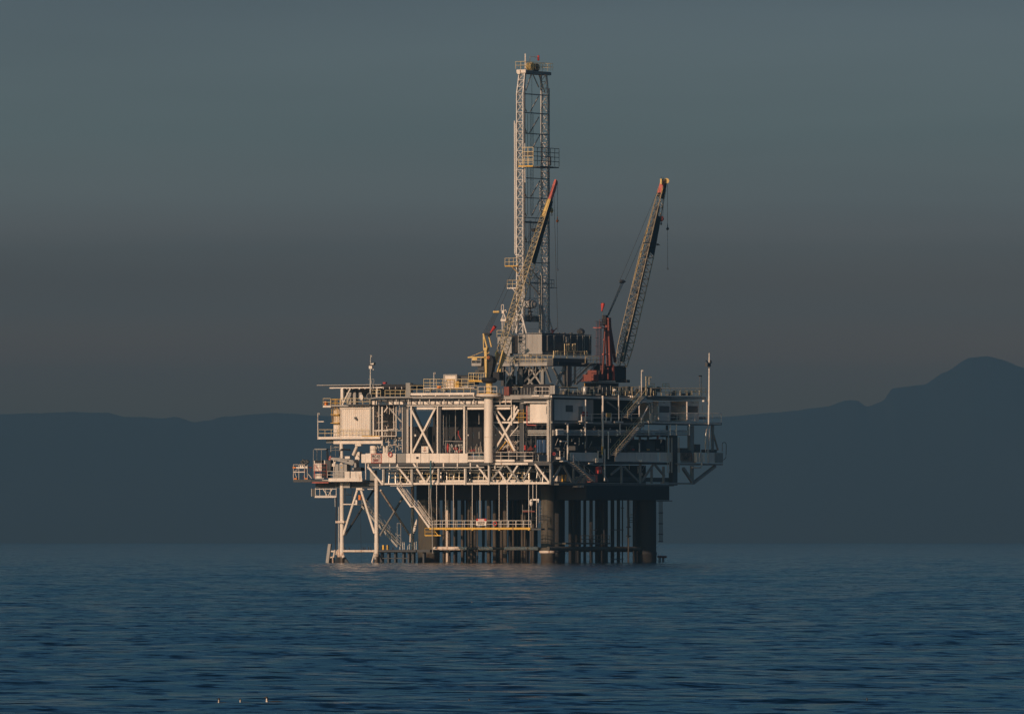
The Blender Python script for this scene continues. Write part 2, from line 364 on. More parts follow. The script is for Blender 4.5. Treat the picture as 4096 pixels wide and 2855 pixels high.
def stair(mb, a, b, w, side, steps=None, rail_=True):
    # straight flight from a to b; side: vector across the treads
    a, b, sv = Vector(a), Vector(b), Vector(side).normalized()*w
    for k in (0, 1): mb.beam(a+sv*k, b+sv*k, .07, .28)
    n = steps or max(3, int(abs(b.z-a.z)/.24))
    for i in range(n): p = a.lerp(b, (i+.5)/n); mb.beam(p, p+sv, .24, .04)
    if rail_:
        for k in (0, 1):
            for h in (.55, 1.05): mb.tube(a+sv*k+Vector((0, 0, h)), b+sv*k+Vector((0, 0, h)), .028, 4)
            m_ = max(2, int((b-a).length/1.5))
            for i in range(m_+1): p = a.lerp(b, i/m_)+sv*k; mb.tube(p, p+Vector((0, 0, 1.05)), .028, 4)
Z = lambda py, y=0: L((2205, py), y).z

# ================================================================ the platform itself
P = thing('offshore_platform', 'big multi-deck offshore oil platform standing on legs and well pipes in the sea', 'oil platform', (-16, 16, 0))
rnd = random.Random(11)
EACH = {'pipe_bracket', 'small_lamp', 'deck_box', 'deck_post', 'interior_post', 'leg_shoe', 'leg_fin', 'cellar_tank', 'pipe_flange', 'landing_post', 'pipe_clamp', 'wing_plant', 'antenna_cabinet', 'truss_hanger', 'fascia_post', 'valve',
        'bay_pipe', 'cellar_pipe', 'edge_bracket', 'helideck_beam', 'insulated_pipe', 'roof_vent', 'float', 'red_valve', 'stem', 'winch', 'white_box', 'engine_cluster', 'drill_line', 'pipe_stand', 'wall_rib', 'cellar_bulkhead', 'dark_bulkhead', 'crown_sheave', 'dark_fender', 'red_crate', 'roof_beam', 'hanging_clamp', 'side_rung', 'deck_pipe', 'box_cluster'}
def part(name, m, fn, par=P, label=None):
    mb = MB(); fn(mb)
    if name in EACH and len(mb.marks) > 1:
        for e in mb.pieces(): o = e.build(name, m, par, label)
        return o
    return mb.build(name, m, par, label)
def T(name, m, a, b, r, n=8, par=P, **k): return part(name, m, lambda q: q.tube(a, b, r, n), par, **k)
def B(name, m, a, b, w, h=None, par=P, **k): return part(name, m, lambda q: q.beam(a, b, w, h), par, **k)
def BX(name, m, *a, par=P, **k): return part(name, m, lambda q: q.box(*a), par, **k)
def LB(name, m, a, b, y0, y1, par=P, **k): return part(name, m, lambda q: q.lb(a, b, y0, y1), par, **k)
def QB(name, m, a, b, x1, x0, par=P, **k): return part(name, m, lambda q: q.qb(a, b, x1, x0), par, **k)

# --- caissons, legs, conductors
for cx, cy, r, zt in ((-5.2, 8, 1.07, 12.0), (-6.9, 14, 1.15, 9.9), (-27.2, 9, 1.62, 9.9), (-1.0, 31.5, 1.66, 9.9), (-24, 31.5, 1.6, 9.9)):
    c_ = part('caisson', PILE if cx in (-5.2, -27.2) else PILE_SHADE, lambda q: q.lathe((cx, cy, -3), [(0, r*1.02), (4.2, r*1.02), (4.3, r*1.06), (4.6, r*1.06), (4.7, r), (zt+3, r)], 28))
part('caisson_clamp', WR, lambda q: q.lathe((-5.2, 8, 1.55), [(0, 1.3), (.35, 1.34), (.36, 1.12)], 24))
BX('cap_girder', DK, -29.5, 1, 9.2, 35.5, Z(1997), Z(1939))
cond = [(415,30),(463,36),(498,26),(577,46),(662,36),(752,36),(785,30),(830,42),(945,40),(1015,50),(1102,46),(1140,22),(1190,48),(1235,60),(1300,40),(1340,36),(1380,40),(1430,50),(1495,34),(1540,40),(1580,34),(1640,60)]
cl_ = [(1650+c/3.333, w_/3.333) for c, w_ in cond]+[(2150+c/2.87, w_/2.87) for c, w_ in [(375,40),(415,45),(460,50),(542,34),(615,40),(690,50),(735,50),(780,56),(860,44),(929,40),(975,15),(1042,22),(1118,46)]]
cl_ += [(1650+c/3.333, w_/3.333) for c, w_ in [(1150,30),(1215,40),(1320,34),(1405,36),(1460,30),(1520,30),(1610,34),(350,26),(720,24),(865,20),(1128,16),(455,60),(560,30),(680,30),(760,60),(820,60),(1020,60),(1095,50),(1180,50),(1245,40)]]+[(2150+c/2.87, w_/2.87) for c, w_ in [(395,30),(440,30),(485,26),(675,30),(712,34),(760,36),(795,26),(1100,16)]]
for i, (cpx, cw) in enumerate(cl_):
    lo, hi = max(9.6, (cpx-2205+30)/13), min(34, (cpx-2205+600)/13)
    y = lo+(hi-lo)*(.08+.75*((i*.618) % 1)); p = L((cpx, 2250), y)
    if i in (1, 6, 9): y = 9.7; p = L((cpx, 2250), y)
    r = cw/2/26
    pr = [(0, r)]+([(2.6+.3*(i % 3), r), (2.7+.3*(i % 3), r*1.12), (2.9+.3*(i % 3), r*1.12), (3.0+.3*(i % 3), r)] if i % 3 == 0 else [])+[(13.2-.1, r)]
    part('conductor_pipe', (PIPEB if cpx < 2150 and y < 22 else PILE_SHADE) if i != 1 else WR, lambda q: q.lathe((p.x, y, -3), pr, 14))
for a, b, y in ((275, 730, 8.4), (885, 1080, 8.4), (1235, 1678, 8.4)):
    T('brace', WR, L(r5(a, 1376), y), L(r5(b, 1376), y), .3, 14)
T('brace', PILE, Vector((-25.8, 8.4, L(r5(900, 1376), 8.4).z)), Vector((-6, 8.4, L(r5(900, 1376), 8.4).z)), .2, 8)
T('brace', PILE, Q(r6(120, 1186), -1), Q(r6(1180, 1186), -1), .32, 12)
T('brace', PILE, Vector((-27, 10, 2)), Vector((-24.5, 30, 2)), .32, 12)
T('brace', PILE, Vector((-24, 31.5, 2)), Vector((-1, 31.5, 2)), .32, 12)
part('lower_catwalk', PILE, lambda q: (q.qb(r6(325, 1118), r6(835, 1136), -.6, -2.6), q.rail([Q(r6(500, 1118), -.6), Q(r6(825, 1118), -.6)], h=1.1)))
# left jacket
def leg(cpx, y, r, m):
    p = L((cpx, 2250), y)
    return part('leg', m, lambda q: q.lathe((p.x, y, -2), [(0, r*1.12), (5.1, r*1.12), (5.2, r), (14.4, r), (14.5, r*1.05), (15.2, r*1.05)], 18))
leg(1367.5, .6, .32, W); leg(1506, .6, .32, W); leg(1650, 11.5, .26, WR); leg(1509, 11.6, .3, WR)
for a, b in (((935, 585), (745, 1195)), ((975, 585), (1160, 1175))): T('brace', W, L(r4(*a), .6), L(r4(*b), .6), .19, 12)
LB('brace_gusset', W, r4(915, 570), r4(995, 592), .4, .8)
XA, XB = -31.2, -37.3
T('brace', WR, Q(r4(1240, 600), XA), Q(r4(1640, 1215), XA), .17, 10)
T('brace', G, Q(r4(1535, 700), XA), Q(r4(1235, 1200), XA), .17, 10)
T('brace', DG, Q(r4(1145, 600), XB), Q(r4(770, 1195), XB), .17, 10)
T('brace', WR, L(r4(715, 1411), .6), L(r4(1165, 1411), .6), .19, 12)
T('brace', DG, L(r4(1190, 1411), .9), L(r4(1720, 1411), .9), .22, 12)
part('leg_shoe', WR, lambda q: (q.tube(L(r4(700, 1390), .6), L(r4(750, 1500), .3), .26, 10), q.tube(L(r4(735, 1440), .5), L(r4(700, 1490), .5), .2, 8), q.tube(L(r4(1165, 1420), .6), L(r4(1125, 1560), .4), .12, 8)))
part('leg_fin', DG, lambda q: (q.poly([L(r4(735, 1450), .8), L(r4(815, 1565), .8), L(r4(690, 1565), .8), L(r4(650, 1470), .8)], (0, .2, 0)), q.poly([L(r4(1215, 1450), 1), L(r4(1270, 1565), 1), L(r4(1215, 1565), 1)], (0, .2, 0))))
T('pipe', CB, L(r4(652, 700), .2), L(r4(640, 1390), .2), .09, 6); T('pipe', ST, L(r4(683, 820), .3), L(r4(680, 1400), .3), .08, 6)
T('pipe', ST, L(r4(632, 700), .3), L(r4(635, 820), .3), .06, 6)
LB('pipe_clamp', WR, r4(640, 1008), r4(755, 1036), -.1, .5)
T('pipe', W, L(r4(725, 788), .6), L(r4(910, 788), .6), .1, 8)

# --- boat landing deck beneath the left jacket
def slab(name, m, a, b, y0, y1, **k): return LB(name, m, a, b, y0, y1, **k)
part('boat_landing', DG, lambda q: (q.lb(r4(1215, 1392), r4(1900, 1425), 1.0, 4.0), q.lb(r4(1230, 1500), r4(1620, 1512), 1.6, 2), [q.lb(r4(x, 1425), r4(x+22, 1600), 1.6, 2.2) for x in (1240, 1330, 1420, 1530, 1600, 1660, 1800)]))
part('landing_post', YE, lambda q: [q.lb(r4(x, 1330), r4(x+w_, 1392), 1.1, 1.5) for x, w_ in ((1262, 22), (1320, 16))])
part('landing_post', ST, lambda q: [q.tube(L(r4(x, 1392), 1.3), L(r4(x+rnd.uniform(-4, 8), 1392-h), 1.3), .05, 5) for x, h in ((1535, 100), (1555, 100), (1600, 60), (1625, 80), (1690, 100), (1715, 110), (1500, 40))])
T('brace', WR, L(r4(1640, 1180), .9), L(r4(1637, 1290), .9), .14, 8, label='rusty orange pipe stub over the landing')

# --- lower truss between cellar and main deck
for a, b in ((1295, 1655), (1680, 2000)): LB('truss_chord', W, r4(a, 506), r4(b, 526), 0, .3)
for a, b in ((12, 330), (360, 690), (722, 1015), (1035, 1845)): LB('truss_chord', W, r5(a, 500 if a < 1000 else 493), r5(b, 524 if a < 1000 else 518), 0.02, .32)
LB('truss_chord', DG, r4(1050, 236), r5(1850, 268), .1, .5)
LB('truss_chord', W, r5(1035, 236), r5(1540, 260), -.25, .05)
for x, y0_, y1_ in ((1282, 320, 530), (1660, 320, 530)): LB('truss_post', G, r4(x-11, y0_), r4(x+11, y1_), .03, .4); LB('truss_post', W, r4(x-18, y0_), r4(x-10, y1_), -.02, .3)
for x, w_ in ((345, 22), (702, 30), (1018, 26), (1850, 16)):
    LB('truss_post', G, r5(x, 240 if x > 1000 else 310), r5(x+w_*.6, 528), .03, .4); LB('truss_post', W, r5(x-w_*.5, 240 if x > 1000 else 310), r5(x, 528), -.02, .3)
def dg(m, a, b, y=.15, w_=.26, rr=r5): B('truss_diagonal', m, L(rr(*a), y), L(rr(*b), y), .24, w_)
dg(W, (1072, 285), (1270, 525), rr=r4); dg(W, (1460, 270), (1650, 510), rr=r4)
for a, b, m in (((15, 240), (175, 495), W), ((290, 320), (190, 495), W), ((860, 265), (1005, 455), W), ((1215, 265), (1060, 455), G), ((1250, 265), (1440, 495), G), ((1145, 330), (1255, 490), W), ((1405, 270), (1265, 490), W),
                ((1635, 250), (1835, 510), W), ((1580, 290), (1480, 470), G), ((60, 390), (10, 490), DG), ((420, 390), (365, 490), DG), ((780, 390), (725, 490), DG), ((1640, 290), (1720, 470), ST)):
    dg(m, a, b, y=.15 if m != DG else 1.4, w_=.26 if m != ST else .08)
part('truss_hanger', W, lambda q: [q.lb(r5(x-7, 235), r5(x+7, 315), -.05, .2) for x in (62, 412, 598, 770, 1098)]+[q.lb(r4(x-6, 250), r4(x+6, 320), -.05, .2) for x in (1075, 1230, 1362, 1465, 1728)])
T('pipe', ST, L(r4(1130, 298), -.12), L(r5(960, 296), -.12), .12, 8); T('pipe', ST, L(r4(1300, 332), .8), L(r5(1200, 332), .8), .09, 8)
T('pipe', ST, L(r5(1035, 290), .4), L(r5(1240, 290), .4), .1, 8)
BX('cellar_deck', GRT, -33.5, 1, .6, 37, Z(1939)-.02, Z(1933))
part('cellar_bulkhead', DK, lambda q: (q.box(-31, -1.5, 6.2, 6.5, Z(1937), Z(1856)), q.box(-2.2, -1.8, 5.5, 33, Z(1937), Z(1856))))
part('cellar_tank', DG, lambda q: [q.lathe((x, y, Z(1936)), [(0, r), (h, r), (h+.3, r*.7)], 16) for x, y, r, h in ((-26, 4, .9, 2.2), (-20, 4.2, .8, 2.4), (-15, 4, 1.0, 2), (-9, 4.2, .9, 2.5), (-4, 4.2, .8, 2.0))])
part('inner_railing', RAILM, lambda q: (q.rail([L(r5(60, 488), 2.0), L(r5(330, 488), 2.0)], h=1.25, sp=1), q.rail([L(r5(425, 488), 2.0), L(r5(690, 488), 2.0)], h=1.35, sp=1), q.rail([L(r5(780, 488), 2.0), L(r5(1560, 488), 2.0)], h=1.35, sp=1.3), q.rail([L(r4(1360, 488), 2.0), L(r4(1640, 488), 2.0)], h=1.3, sp=.9)))
LB('toe_plate', W, r5(60, 466), r5(1600, 492), 1.9, 2.0)
part('cellar_pipe', ST, lambda q: [q.tube((x, 2.8, Z(1935)), (x+rnd.uniform(-.4, .4), 3.2, Z(1865)), .06, 5) for x in [-32+i*1.15+rnd.uniform(-.3, .3) for i in range(26)]]+[q.tube((-32, 2.9, Z(py)), (-2, 2.9, Z(py)), .07, 5) for py in (1876, 1884)])
# panels and deck edge of the main deck
edges = [1462, 1485, 1526, 1556, 1583]; 
for a, b in ((1462, 1484.5), (1526.5, 1555), (1556, 1583), (1624, 1641.5), (1642.5, 1682), (1683.5, 1716), (1717, 1756), (1757, 1796), (1797, 1833), (1834, 1870)):
    part('wind_wall_panel', W, lambda q: (q.lb((a, 1813), (b, 1848.5), -.12, 0), q.lb((a, 1824.3), (b, 1825), -.15, -.12), q.lb((a, 1840), (b, 1850.5), -.17, -.121)))
LB('wind_wall_panel', G, (1584, 1813.5), (1623, 1849.5), .25, .4)
LB('wind_wall_panel', W, (1485, 1813.5), (1526, 1849), -.04, .05)
part('hatch', DK, lambda q: q.lb(r4(1715, 153), r4(1748, 183), -.2, -.19)); LB('hatch_frame', WC, r4(1708, 146), r4(1755, 190), -.19, -.15)
BX('main_deck', GRT, -33.3, .2, .3, 38, Z(1850), Z(1842))
for a, b in ((735, 965), (1070, 1360), (1485, 1605)): LB('deck_edge', W, r5(a, 192), r5(b, 222), -.1, .2)
part('main_deck_railing', W, lambda q: q.rail([L(r5(735, 200), -.05), L(r5(965, 200), -.05)], h=1.15, sp=1.2))
part('main_deck_railing', W, lambda q: q.rail([L(r5(1070, 195), -.05), L(r5(1605, 195), -.05), L(r5(1605, 195), -.05)+Vector((0, 3, 0))], h=1.15, sp=1.35))
part('bar_grille', W, lambda q: [q.tube(L(r5(x, 195), 0), L(r5(x, 145), 0), .025, 4) for x in range(745, 960, 12)])
# --- main deck columns and X braces on the sunlit face
def col(a, b, y0_, y1_, m=W, y=.1, d=.35, **k): LB('deck_column', m, (a, y0_), (b, y1_), y, y+d, **k)
col(1641, 1647.6, 1625, 1813); col(1611, 1628, 1622, 1813, DG, .5, .4); col(1631, 1633, 1622, 1813, W, 0, .12)
col(1747, 1752, 1625, 1813); col(1753, 1764, 1625, 1813, DG, .3, .4); col(1771, 1774, 1660, 1780, W, 1, .15); col(1762, 1769, 1657, 1730, G, .9, .3)
col(1853, 1859.5, 1620, 1813); col(1860, 1865, 1625, 1813, DG, .3, .3); col(1866.5, 1868, 1640, 1813, W, 0, .1)
col(2078, 2093, 1610, 1845, DG, .8, .5); col(2093.5, 2095, 1640, 1845, G, .7, .1)
col(2044, 2047.5, 1618, 1700, W, .2, .15); col(2052, 2060, 1620, 1680, W, .6, .2)
for x, w_ in ((2189, 1.7), (2193.5, 2.2), (2201, 2.2)): T('riser_pipe', WC if x < 2200 else ST, L((x, 1600), -.1), L((x, 1846), -.1), w_/26, 8)
QB('deck_column', DG, (2208, 1590), (2217, 1850), .1, -.3)
def xb(m, rr, a, b, y=.25, w_=.30): B('x_brace', m, L(rr(*a), y), L(rr(*b), y), .22, w_)
xb(W, r1, (1878, 885), (2222, 1565)); xb(W, r1, (2262, 870), (1908, 1565), y=.45)
xb(G, r1, (1905, 850), (2062, 1195), y=1.3, w_=.2); xb(G, r1, (2190, 1080), (1962, 1560), y=1.3, w_=.07)
xb(W, r2, (1240, 925), (1562, 1535), y=.25); xb(W, r2, (1622, 905), (1232, 1560), y=.45)
xb(W, r2, (1242, 855), (1415, 1070), y=.7, w_=.24); xb(W, r2, (1600, 860), (1455, 1075), y=.7, w_=.24); xb(W, r2, (1232, 1130), (1460, 1400), y=1.0, w_=.18)
xb(WC, r2, (1615, 1160), (1480, 1320), y=1.2, w_=.12); xb(YE, r2, (1450, 1365), (1275, 1590), y=1.2, w_=.1); xb(YE, r2, (1455, 1380), (1545, 1530), y=1.0, w_=.14)
LB('deck_beam', W, r2(1232, 1090), r2(1625, 1113), .6, .85); LB('deck_beam', W, r2(1690, 1085), r2(2075, 1108), .35, .6)
for a, b in ((1667, 1735), (1768, 1851), (1869, 1936), (1975, 2040)): LB('deck_beam', W, (a, 1628.5), (b, 1637), .3, .6)
T('pipe', WC, L(r1(1820, 846), -.05), L(r2(1500, 846), -.05), .09, 8); T('pipe', DG, L(r1(1270, 836), -.15), L(r2(1090, 826), -.15), .07, 6)
LB('fascia_band', W, r1(1255, 775), r1(1360, 830), .25, .4); LB('fascia_band', W, r1(1545, 785), r1(1760, 832), .25, .4)
LB('fascia_band', W, r1(1830, 785), r2(1090, 828), .25, .4); LB('fascia_band', WR, r2(1235, 768), r2(1500, 800), .25, .4)
LB('top_deck_girder', DG, r1(1480, 720), r2(2120, 790), .5, .9)
part('fascia_post', DG, lambda q: [q.tube(L((x, 1595), .1), L((x, 1618), .1), .07, 5) for x in range(1500, 1930, 24)]+[q.tube(L((x, 1600), .1), L((x+22, 1616), .1), .06, 5) for x in range(1505, 1925, 48)])
part('fascia_post', WC, lambda q: [q.tube(L((x, 1597), 0), L((x, 1618), 0), .06, 5) for x in (1585, 1634, 1680, 1718, 1776, 1836, 1895, 2000, 2022, 2045)])
T('pipe', LG, L(r1(1240, 742), -.3), L(r1(1390, 722), -.3), .12, 8); T('pipe', LG, L(r1(1390, 722), -.3), L(r2(960, 716), -.3), .13, 8)
T('pipe', LG, L(r2(1640, 726), -.1), L(r2(2080, 730), -.1), .12, 8); T('pipe', WC, L(r2(1700, 795), -.1), L(r2(2065, 795), -.1), .09, 8)
T('pipe', ST, L(r2(0, 735), -.4), L(r2(1090, 730), -.4), .06, 6)
LB('top_deck_edge', W, r1(1875, 655), r2(940, 682), -.1, .15); LB('top_deck_edge', W, r2(1815, 688), r2(1930, 706), -.1, .15); LB('top_deck_edge', W, r2(2010, 688), r2(2085, 712), -.1, .15)
part('edge_bracket', W, lambda q: [q.lb((x, 1578), (x+4, 1584), -.2, .1) for x in (1685, 1740, 1795, 1850, 1892)])
LB('top_deck_edge', LG, r2(1250, 690), r2(2100, 745), .1, .3)
BX('top_deck', GRT, -25, 0, .2, 38, Z(1584), Z(1576))
BX('top_deck', GRT, -33.5, -25.02, .3, 30, Z(1600), Z(1592))
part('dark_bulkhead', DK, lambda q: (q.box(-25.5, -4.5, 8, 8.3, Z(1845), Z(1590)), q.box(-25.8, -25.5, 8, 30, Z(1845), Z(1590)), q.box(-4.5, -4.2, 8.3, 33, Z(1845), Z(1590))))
part('middle_deck', DG, lambda q: q.box(-4, -.4, 1.0, 30, Z(1701, 8), Z(1686, 8)))
part('interior_post', DG, lambda q: [q.tube((x, 3.6, Z(1842)), (x, 3.6, Z(1592)), .09, 6) for x in (-23, -20.8, -17, -13.2, -8, -6.5, -4.8, -3)])
part('interior_post', ST, lambda q: [q.tube(L(r2(x, a), 3), L(r2(x, b), 3), .05, 5) for x, a, b in ((562, 980, 1370), (655, 900, 1360), (1013, 960, 1130), (1015, 1245, 1350), (928, 1260, 1340), (1605, 1120, 1550), (1808, 1350, 1420))])
# pipe bundles behind the corner
for k, y_ in enumerate((1228, 1258, 1292)):
    T('process_pipe', ST, L(r2(1760, y_), .9), L(r2(2055, y_), .9), .11, 10); T('process_pipe', ST, L(r2(1500, y_), 1.2), L(r2(1640, y_), 1.2), .07, 8)
T('fire_main', PK, L(r2(1745, 850), .3), L(r2(1745, 1130), .3), .09, 8); T('fire_main', PK, L(r2(1745, 1142), .3), L(r2(1885, 1145), .3), .08, 8)
T('fire_main', RD, L(r2(697, 1225), 2), L(r2(700, 1290), 2), .07); T('fire_main', RD, L(r2(700, 1290), 2), L(r2(740, 1365), 2), .06)
part('ladder', YE, lambda q: (q.ladder(L(r2(1615, 900), .5), L(r2(1615, 1110), .5), (.9, 0, 0)), q.tube(L(r2(1580, 965), .4), L(r2(1730, 965), .4), .04), q.tube(L(r2(1580, 1025), .4), L(r2(1730, 1025), .4), .05)))

# --- shaded face: edge beams, decks, walls, truss
QB('edge_beam', WC, r3(165, 520), r3(1245, 566), .05, -.2); QB('edge_beam', G, r3(170, 812), r3(1190, 855), .25, -.2)
QB('edge_beam', WC, r3(1190, 815), r3(2100, 850), .3, -.3); BX('middle_deck', GRT, -6, .2, Q(r3(1190, 0)).y, Q(r3(2095, 0)).y, Z(1700, 40), Z(1690, 40))
QB('edge_beam', DG, r3(170, 1275), r3(1560, 1300), .2, -.2)
for i, (a, b) in enumerate(((375, 545), (548, 690), (890, 1035), (1038, 1130), (1133, 1200), (1203, 1290), (1293, 1370), (1400, 1530))):
    QB('wind_wall_panel', WC, r3(a, 1168), r3(b, 1273), .15, .05)
QB('wind_wall_panel', G, r3(15, 1195), r3(110, 1270), .02, -.1); QB('wind_wall_panel', G, r3(150, 1165), r3(235, 1275), .1, 0)
for a, b in (((150, 1295), (150, 1530)), ((412, 1300), (412, 1530)), ((960, 1330), (960, 1530)), ((1175, 1290), (1175, 1530)), ((1305, 1330), (1305, 1520)), ((1440, 1330), (1440, 1530))): B('truss_post', G, Q(r3(*a), 0), Q(r3(*b), 0), .3, .3)
for a, b in (((270, 1320), (165, 1510)), ((295, 1320), (405, 1525)), ((545, 1370), (425, 1525)), ((960, 1320), (840, 1420)), ((985, 1330), (1150, 1500)), ((1330, 1300), (1190, 1500)), ((1345, 1310), (1450, 1440)), ((700, 1310), (800, 1500))): B('truss_diagonal', G, Q(r3(*a), 0), Q(r3(*b), 0), .28, .28)
QB('truss_chord', G, r3(150, 1508), r3(1560, 1532), .15, -.2); QB('truss_chord', DG, r3(810, 1450), r3(1530, 1510), -1, -1.4)
QB('truss_chord', LG, r3(800, 1540), r3(980, 1572), .3, -.3); QB('truss_chord', LG, r3(1080, 1540), r3(1265, 1572), .3, -.3); QB('truss_chord', LG, r3(1270, 1538), r3(1440, 1572), .3, -.3)
part('box_cluster', WC, lambda q: (q.qb(r3(455, 1550), r3(482, 1566), .6, -.2), q.qb(r3(484, 1550), r3(500, 1566), .6, -.2), q.qb(r3(502, 1535), r3(532, 1565), .8, -.2)))
for a in (555, 1170, 1480): T('deck_column', DG, Q(r3(a, 860), -1), Q(r3(a, 1180), -1), .2, 8)
for k, y_ in enumerate((922, 942, 966)):
    T('process_pipe', ST, Q(r3(175, y_), .35), Q(r3(1740, y_), .35), .12, 10)
part('pipe_flange', WC, lambda q: [q.tube(Q(r3(x, y_), .35), Q(r3(x+9, y_), .35), .2, 10) for x in (495, 695, 905, 1120, 1270) for y_ in (922, 966)])
part('insulated_pipe', WC, lambda q: [q.tube(Q(r3(215, y_), .55), Q(r3(290, y_), .55), .19, 10) for y_ in (916, 938, 962)])
for x, a, b, w_ in ((345, 840, 1255, .13), (545, 820, 975, .12), (745, 520, 1170, .17), (810, 930, 1245, .12), (943, 840, 960, .11), (928, 480, 815, .11), (768, 1130, 1500, .13), (1517, 850, 975, .12), (1587, 850, 975, .12), (1735, 850, 975, .12), (1272, 850, 960, .1), (1165, 1060, 1165, .1), (550, 565, 800, .1)):
    T('stanchion_pipe', WC if x != 745 else W, Q(r3(x, a), .5), Q(r3(x, b), .5), w_, 8)
T('stanchion_pipe', YE, Q(r3(740, 1100), .55), Q(r3(740, 1190), .55), .16, 8)
for x, w_ in ((1485, .06), (1505, .07), (1530, .07), (1540, .05), (1608, .08), (1622, .05)): T('riser_pipe', ST, Q(r3(x, 1000), .3), Q(r3(x, 1400), .3), w_, 6)
QB('deck_column', DG, r3(1545, 975), r3(1600, 1545), -.3, -1); QB('deck_column', G, r3(1745, 865), r3(1790, 1165), -.4, -.9)
QB('deck_column', G, r3(1996, 860), r3(2018, 1150), -.4, -.6); T('brace', G, Q(r3(2010, 960), -.4), Q(r3(2062, 1140), -.4), .16)
part('upper_railing', RAILM, lambda q: (q.rail([Q(r3(245, 515), .2), Q(r3(460, 515), .2)], h=1.25, sp=3), q.rail([Q(r3(560, 515), .2), Q(r3(640, 515), .2)], h=1.25), q.rail([Q(r3(860, 515), .2), Q(r3(1035, 515), .2)], h=1.25)))
part('upper_railing', RAILM, lambda q: (q.rail([Q(r3(1080, 520), .4), Q(r3(1245, 520), .4)], h=1.35, sp=1.8)))
part('middle_railing', W, lambda q: q.rail([Q(r3(500, 812), .4), Q(r3(1190, 812), .4)], h=1.1, sp=3.2))
part('middle_railing', W, lambda q: (q.rail([Q(r3(1290, 815), .4), Q(r3(2100, 818), .4)], h=1.3, sp=2.9, r=.04), q.rail([Q(r3(2100, 818), .4), Q(r3(2100, 818), -3)], h=1.3)))
# upper deck on the far end
QB('upper_deck', G, r3(1300, 520), r3(1925, 560), 0, -6); QB('upper_deck', DG, r3(1380, 562), r3(1880, 578), -.2, -5)
part('upper_railing', RAILM, lambda q: (q.rail([Q(r3(1290, 520), -.1), Q(r3(1925, 522), -.1)], h=1.15, sp=1.6), q.rail([Q(r3(1270, 435), -2), Q(r3(1335, 435), -2)], h=.7), q.rail([Q(r3(1427, 435), -2), Q(r3(1505, 435), -2)], h=.7), q.rail([Q(r3(1925, 522), -.1), Q(r3(1925, 522), -5)], h=1.15)))
# cantilevered wing
QB('wing_deck', G, r3(1600, 1290), r3(2120, 1315), .2, -4)
for a, b, w_ in (((1665, 1350), (1765, 1500), .45), ((1765, 1320), (1765, 1515), .55), ((2030, 1325), (1780, 1518), .42)): B('truss_diagonal', G, Q(r3(*a), -.2), Q(r3(*b), -.2), .4, w_)
QB('truss_chord', G, r3(1430, 1512), r3(1785, 1534), 0, -.4)
for a, b in ((1640, 1770), (1775, 1815), (1955, 2025), (2030, 2060), (2062, 2120)): QB('wind_wall_panel', G if a != 1955 else WC, r3(a, 1172), r3(b, 1288), .1, 0)
part('wing_plant', DG, lambda q: (q.qb(r3(1650, 1118), r3(1715, 1165), -.6, -2), q.qb(r3(1630, 1145), r3(1760, 1172), -.4, -2.4), q.qb(r3(1800, 1075), r3(1860, 1170), -.3, -1.6), q.qb(r3(1960, 1135), r3(2050, 1170), -.6, -2)))
T('hose_loop', G, Q(r3(2112, 1160), 0), Q(r3(2112, 1080), 0), .05); 
part('hose_loop', DK, lambda q: q.path([Q(r3(x, y), 0) for x, y in ((2112, 1085), (2114, 1065), (2122, 1055), (2140, 1053), (2153, 1062), (2158, 1090), (2156, 1190), (2152, 1225), (2140, 1245), (2125, 1252))], .05, 5))
part('wing_pipe', W, lambda q: (q.path([Q(r3(x, y), .5) for x, y in ((1765, 1338), (1840, 1342), (1872, 1338), (1878, 1320), (1878, 1190))], .14, 8), q.tube(Q(r3(1940, 1145), .4), Q(r3(1940, 1290), .4), .07), q.tube(Q(r3(1965, 900), .4), Q(r3(1955, 1280), .4), .05)))
part('valve_box', W, lambda q: (q.qb(r3(1823, 1168), r3(1848, 1278), .7, .2), q.qb(r3(1856, 1168), r3(1880, 1278), .8, .2), [q.tube(Q(r3(x, 1170), .9), Q(r3(x, 1275), .9), .05) for x in (1890, 1898, 1908)]))

# --- left wing decks
ledge = part('cabin_deck', W, lambda q: q.lb(r1(470, 1322), r1(1410, 1352), -.5, 8)); LB('cabin_deck_beam', W, r1(700, 1372), r1(1430, 1425), .3, .7); LB('cabin_deck_beam', G, r1(590, 1362), r1(705, 1412), .8, 1.2)
part('cabin_deck_railing', RAILM, lambda q: (q.rail([L(r1(475, 1322), -.45), L(r1(1240, 1322), -.45)], h=1.13, sp=1.1), q.rail([L(r1(475, 1322), -.45), L(r1(475, 1322), 3)], h=1.13)))
LB('toe_plate', YE, r1(1130, 1305), r1(1400, 1322), -.48, -.4)
T('cabin_leg', W, L(r1(820, 1360), .6), L(r4(725, 490), .6), .29, 16); T('brace', W, L(r1(1070, 1440), .8), L(r1(1000, 1600), .8), .24, 12)
T('cabin_leg', W, L(r1(820, 590), .3), L(r1(820, 1360), .3), .13, 10)
part('stub_column', W, lambda q: q.lb(r1(1030, 1425), r1(1120, 1460), .4, .9))
LB('helideck_level', W, r1(540, 845), r1(660, 872), -.6, 2); LB('helideck_level', LG, r1(640, 838), r1(1260, 856), -.4, 8); LB('helideck_level', DG, r1(900, 826), r1(1250, 838), -.9, 0)
part('helideck_railing', RAILM, lambda q: (q.rail([L(r1(542, 845), -.55), L(r1(655, 845), -.55)], h=1.1), q.rail([L(r1(800, 835), -.35), L(r1(1255, 835), -.35)], h=1.0), q.rail([L(r1(542, 845), -.55), L(r1(542, 845), 2)], h=1.1)))
part('helideck', LG, lambda q: q.box(L(r1(435, 537)).x, L(r1(1420, 537)).x, .2, 13, L(r1(435, 541)).z, L(r1(435, 530)).z))
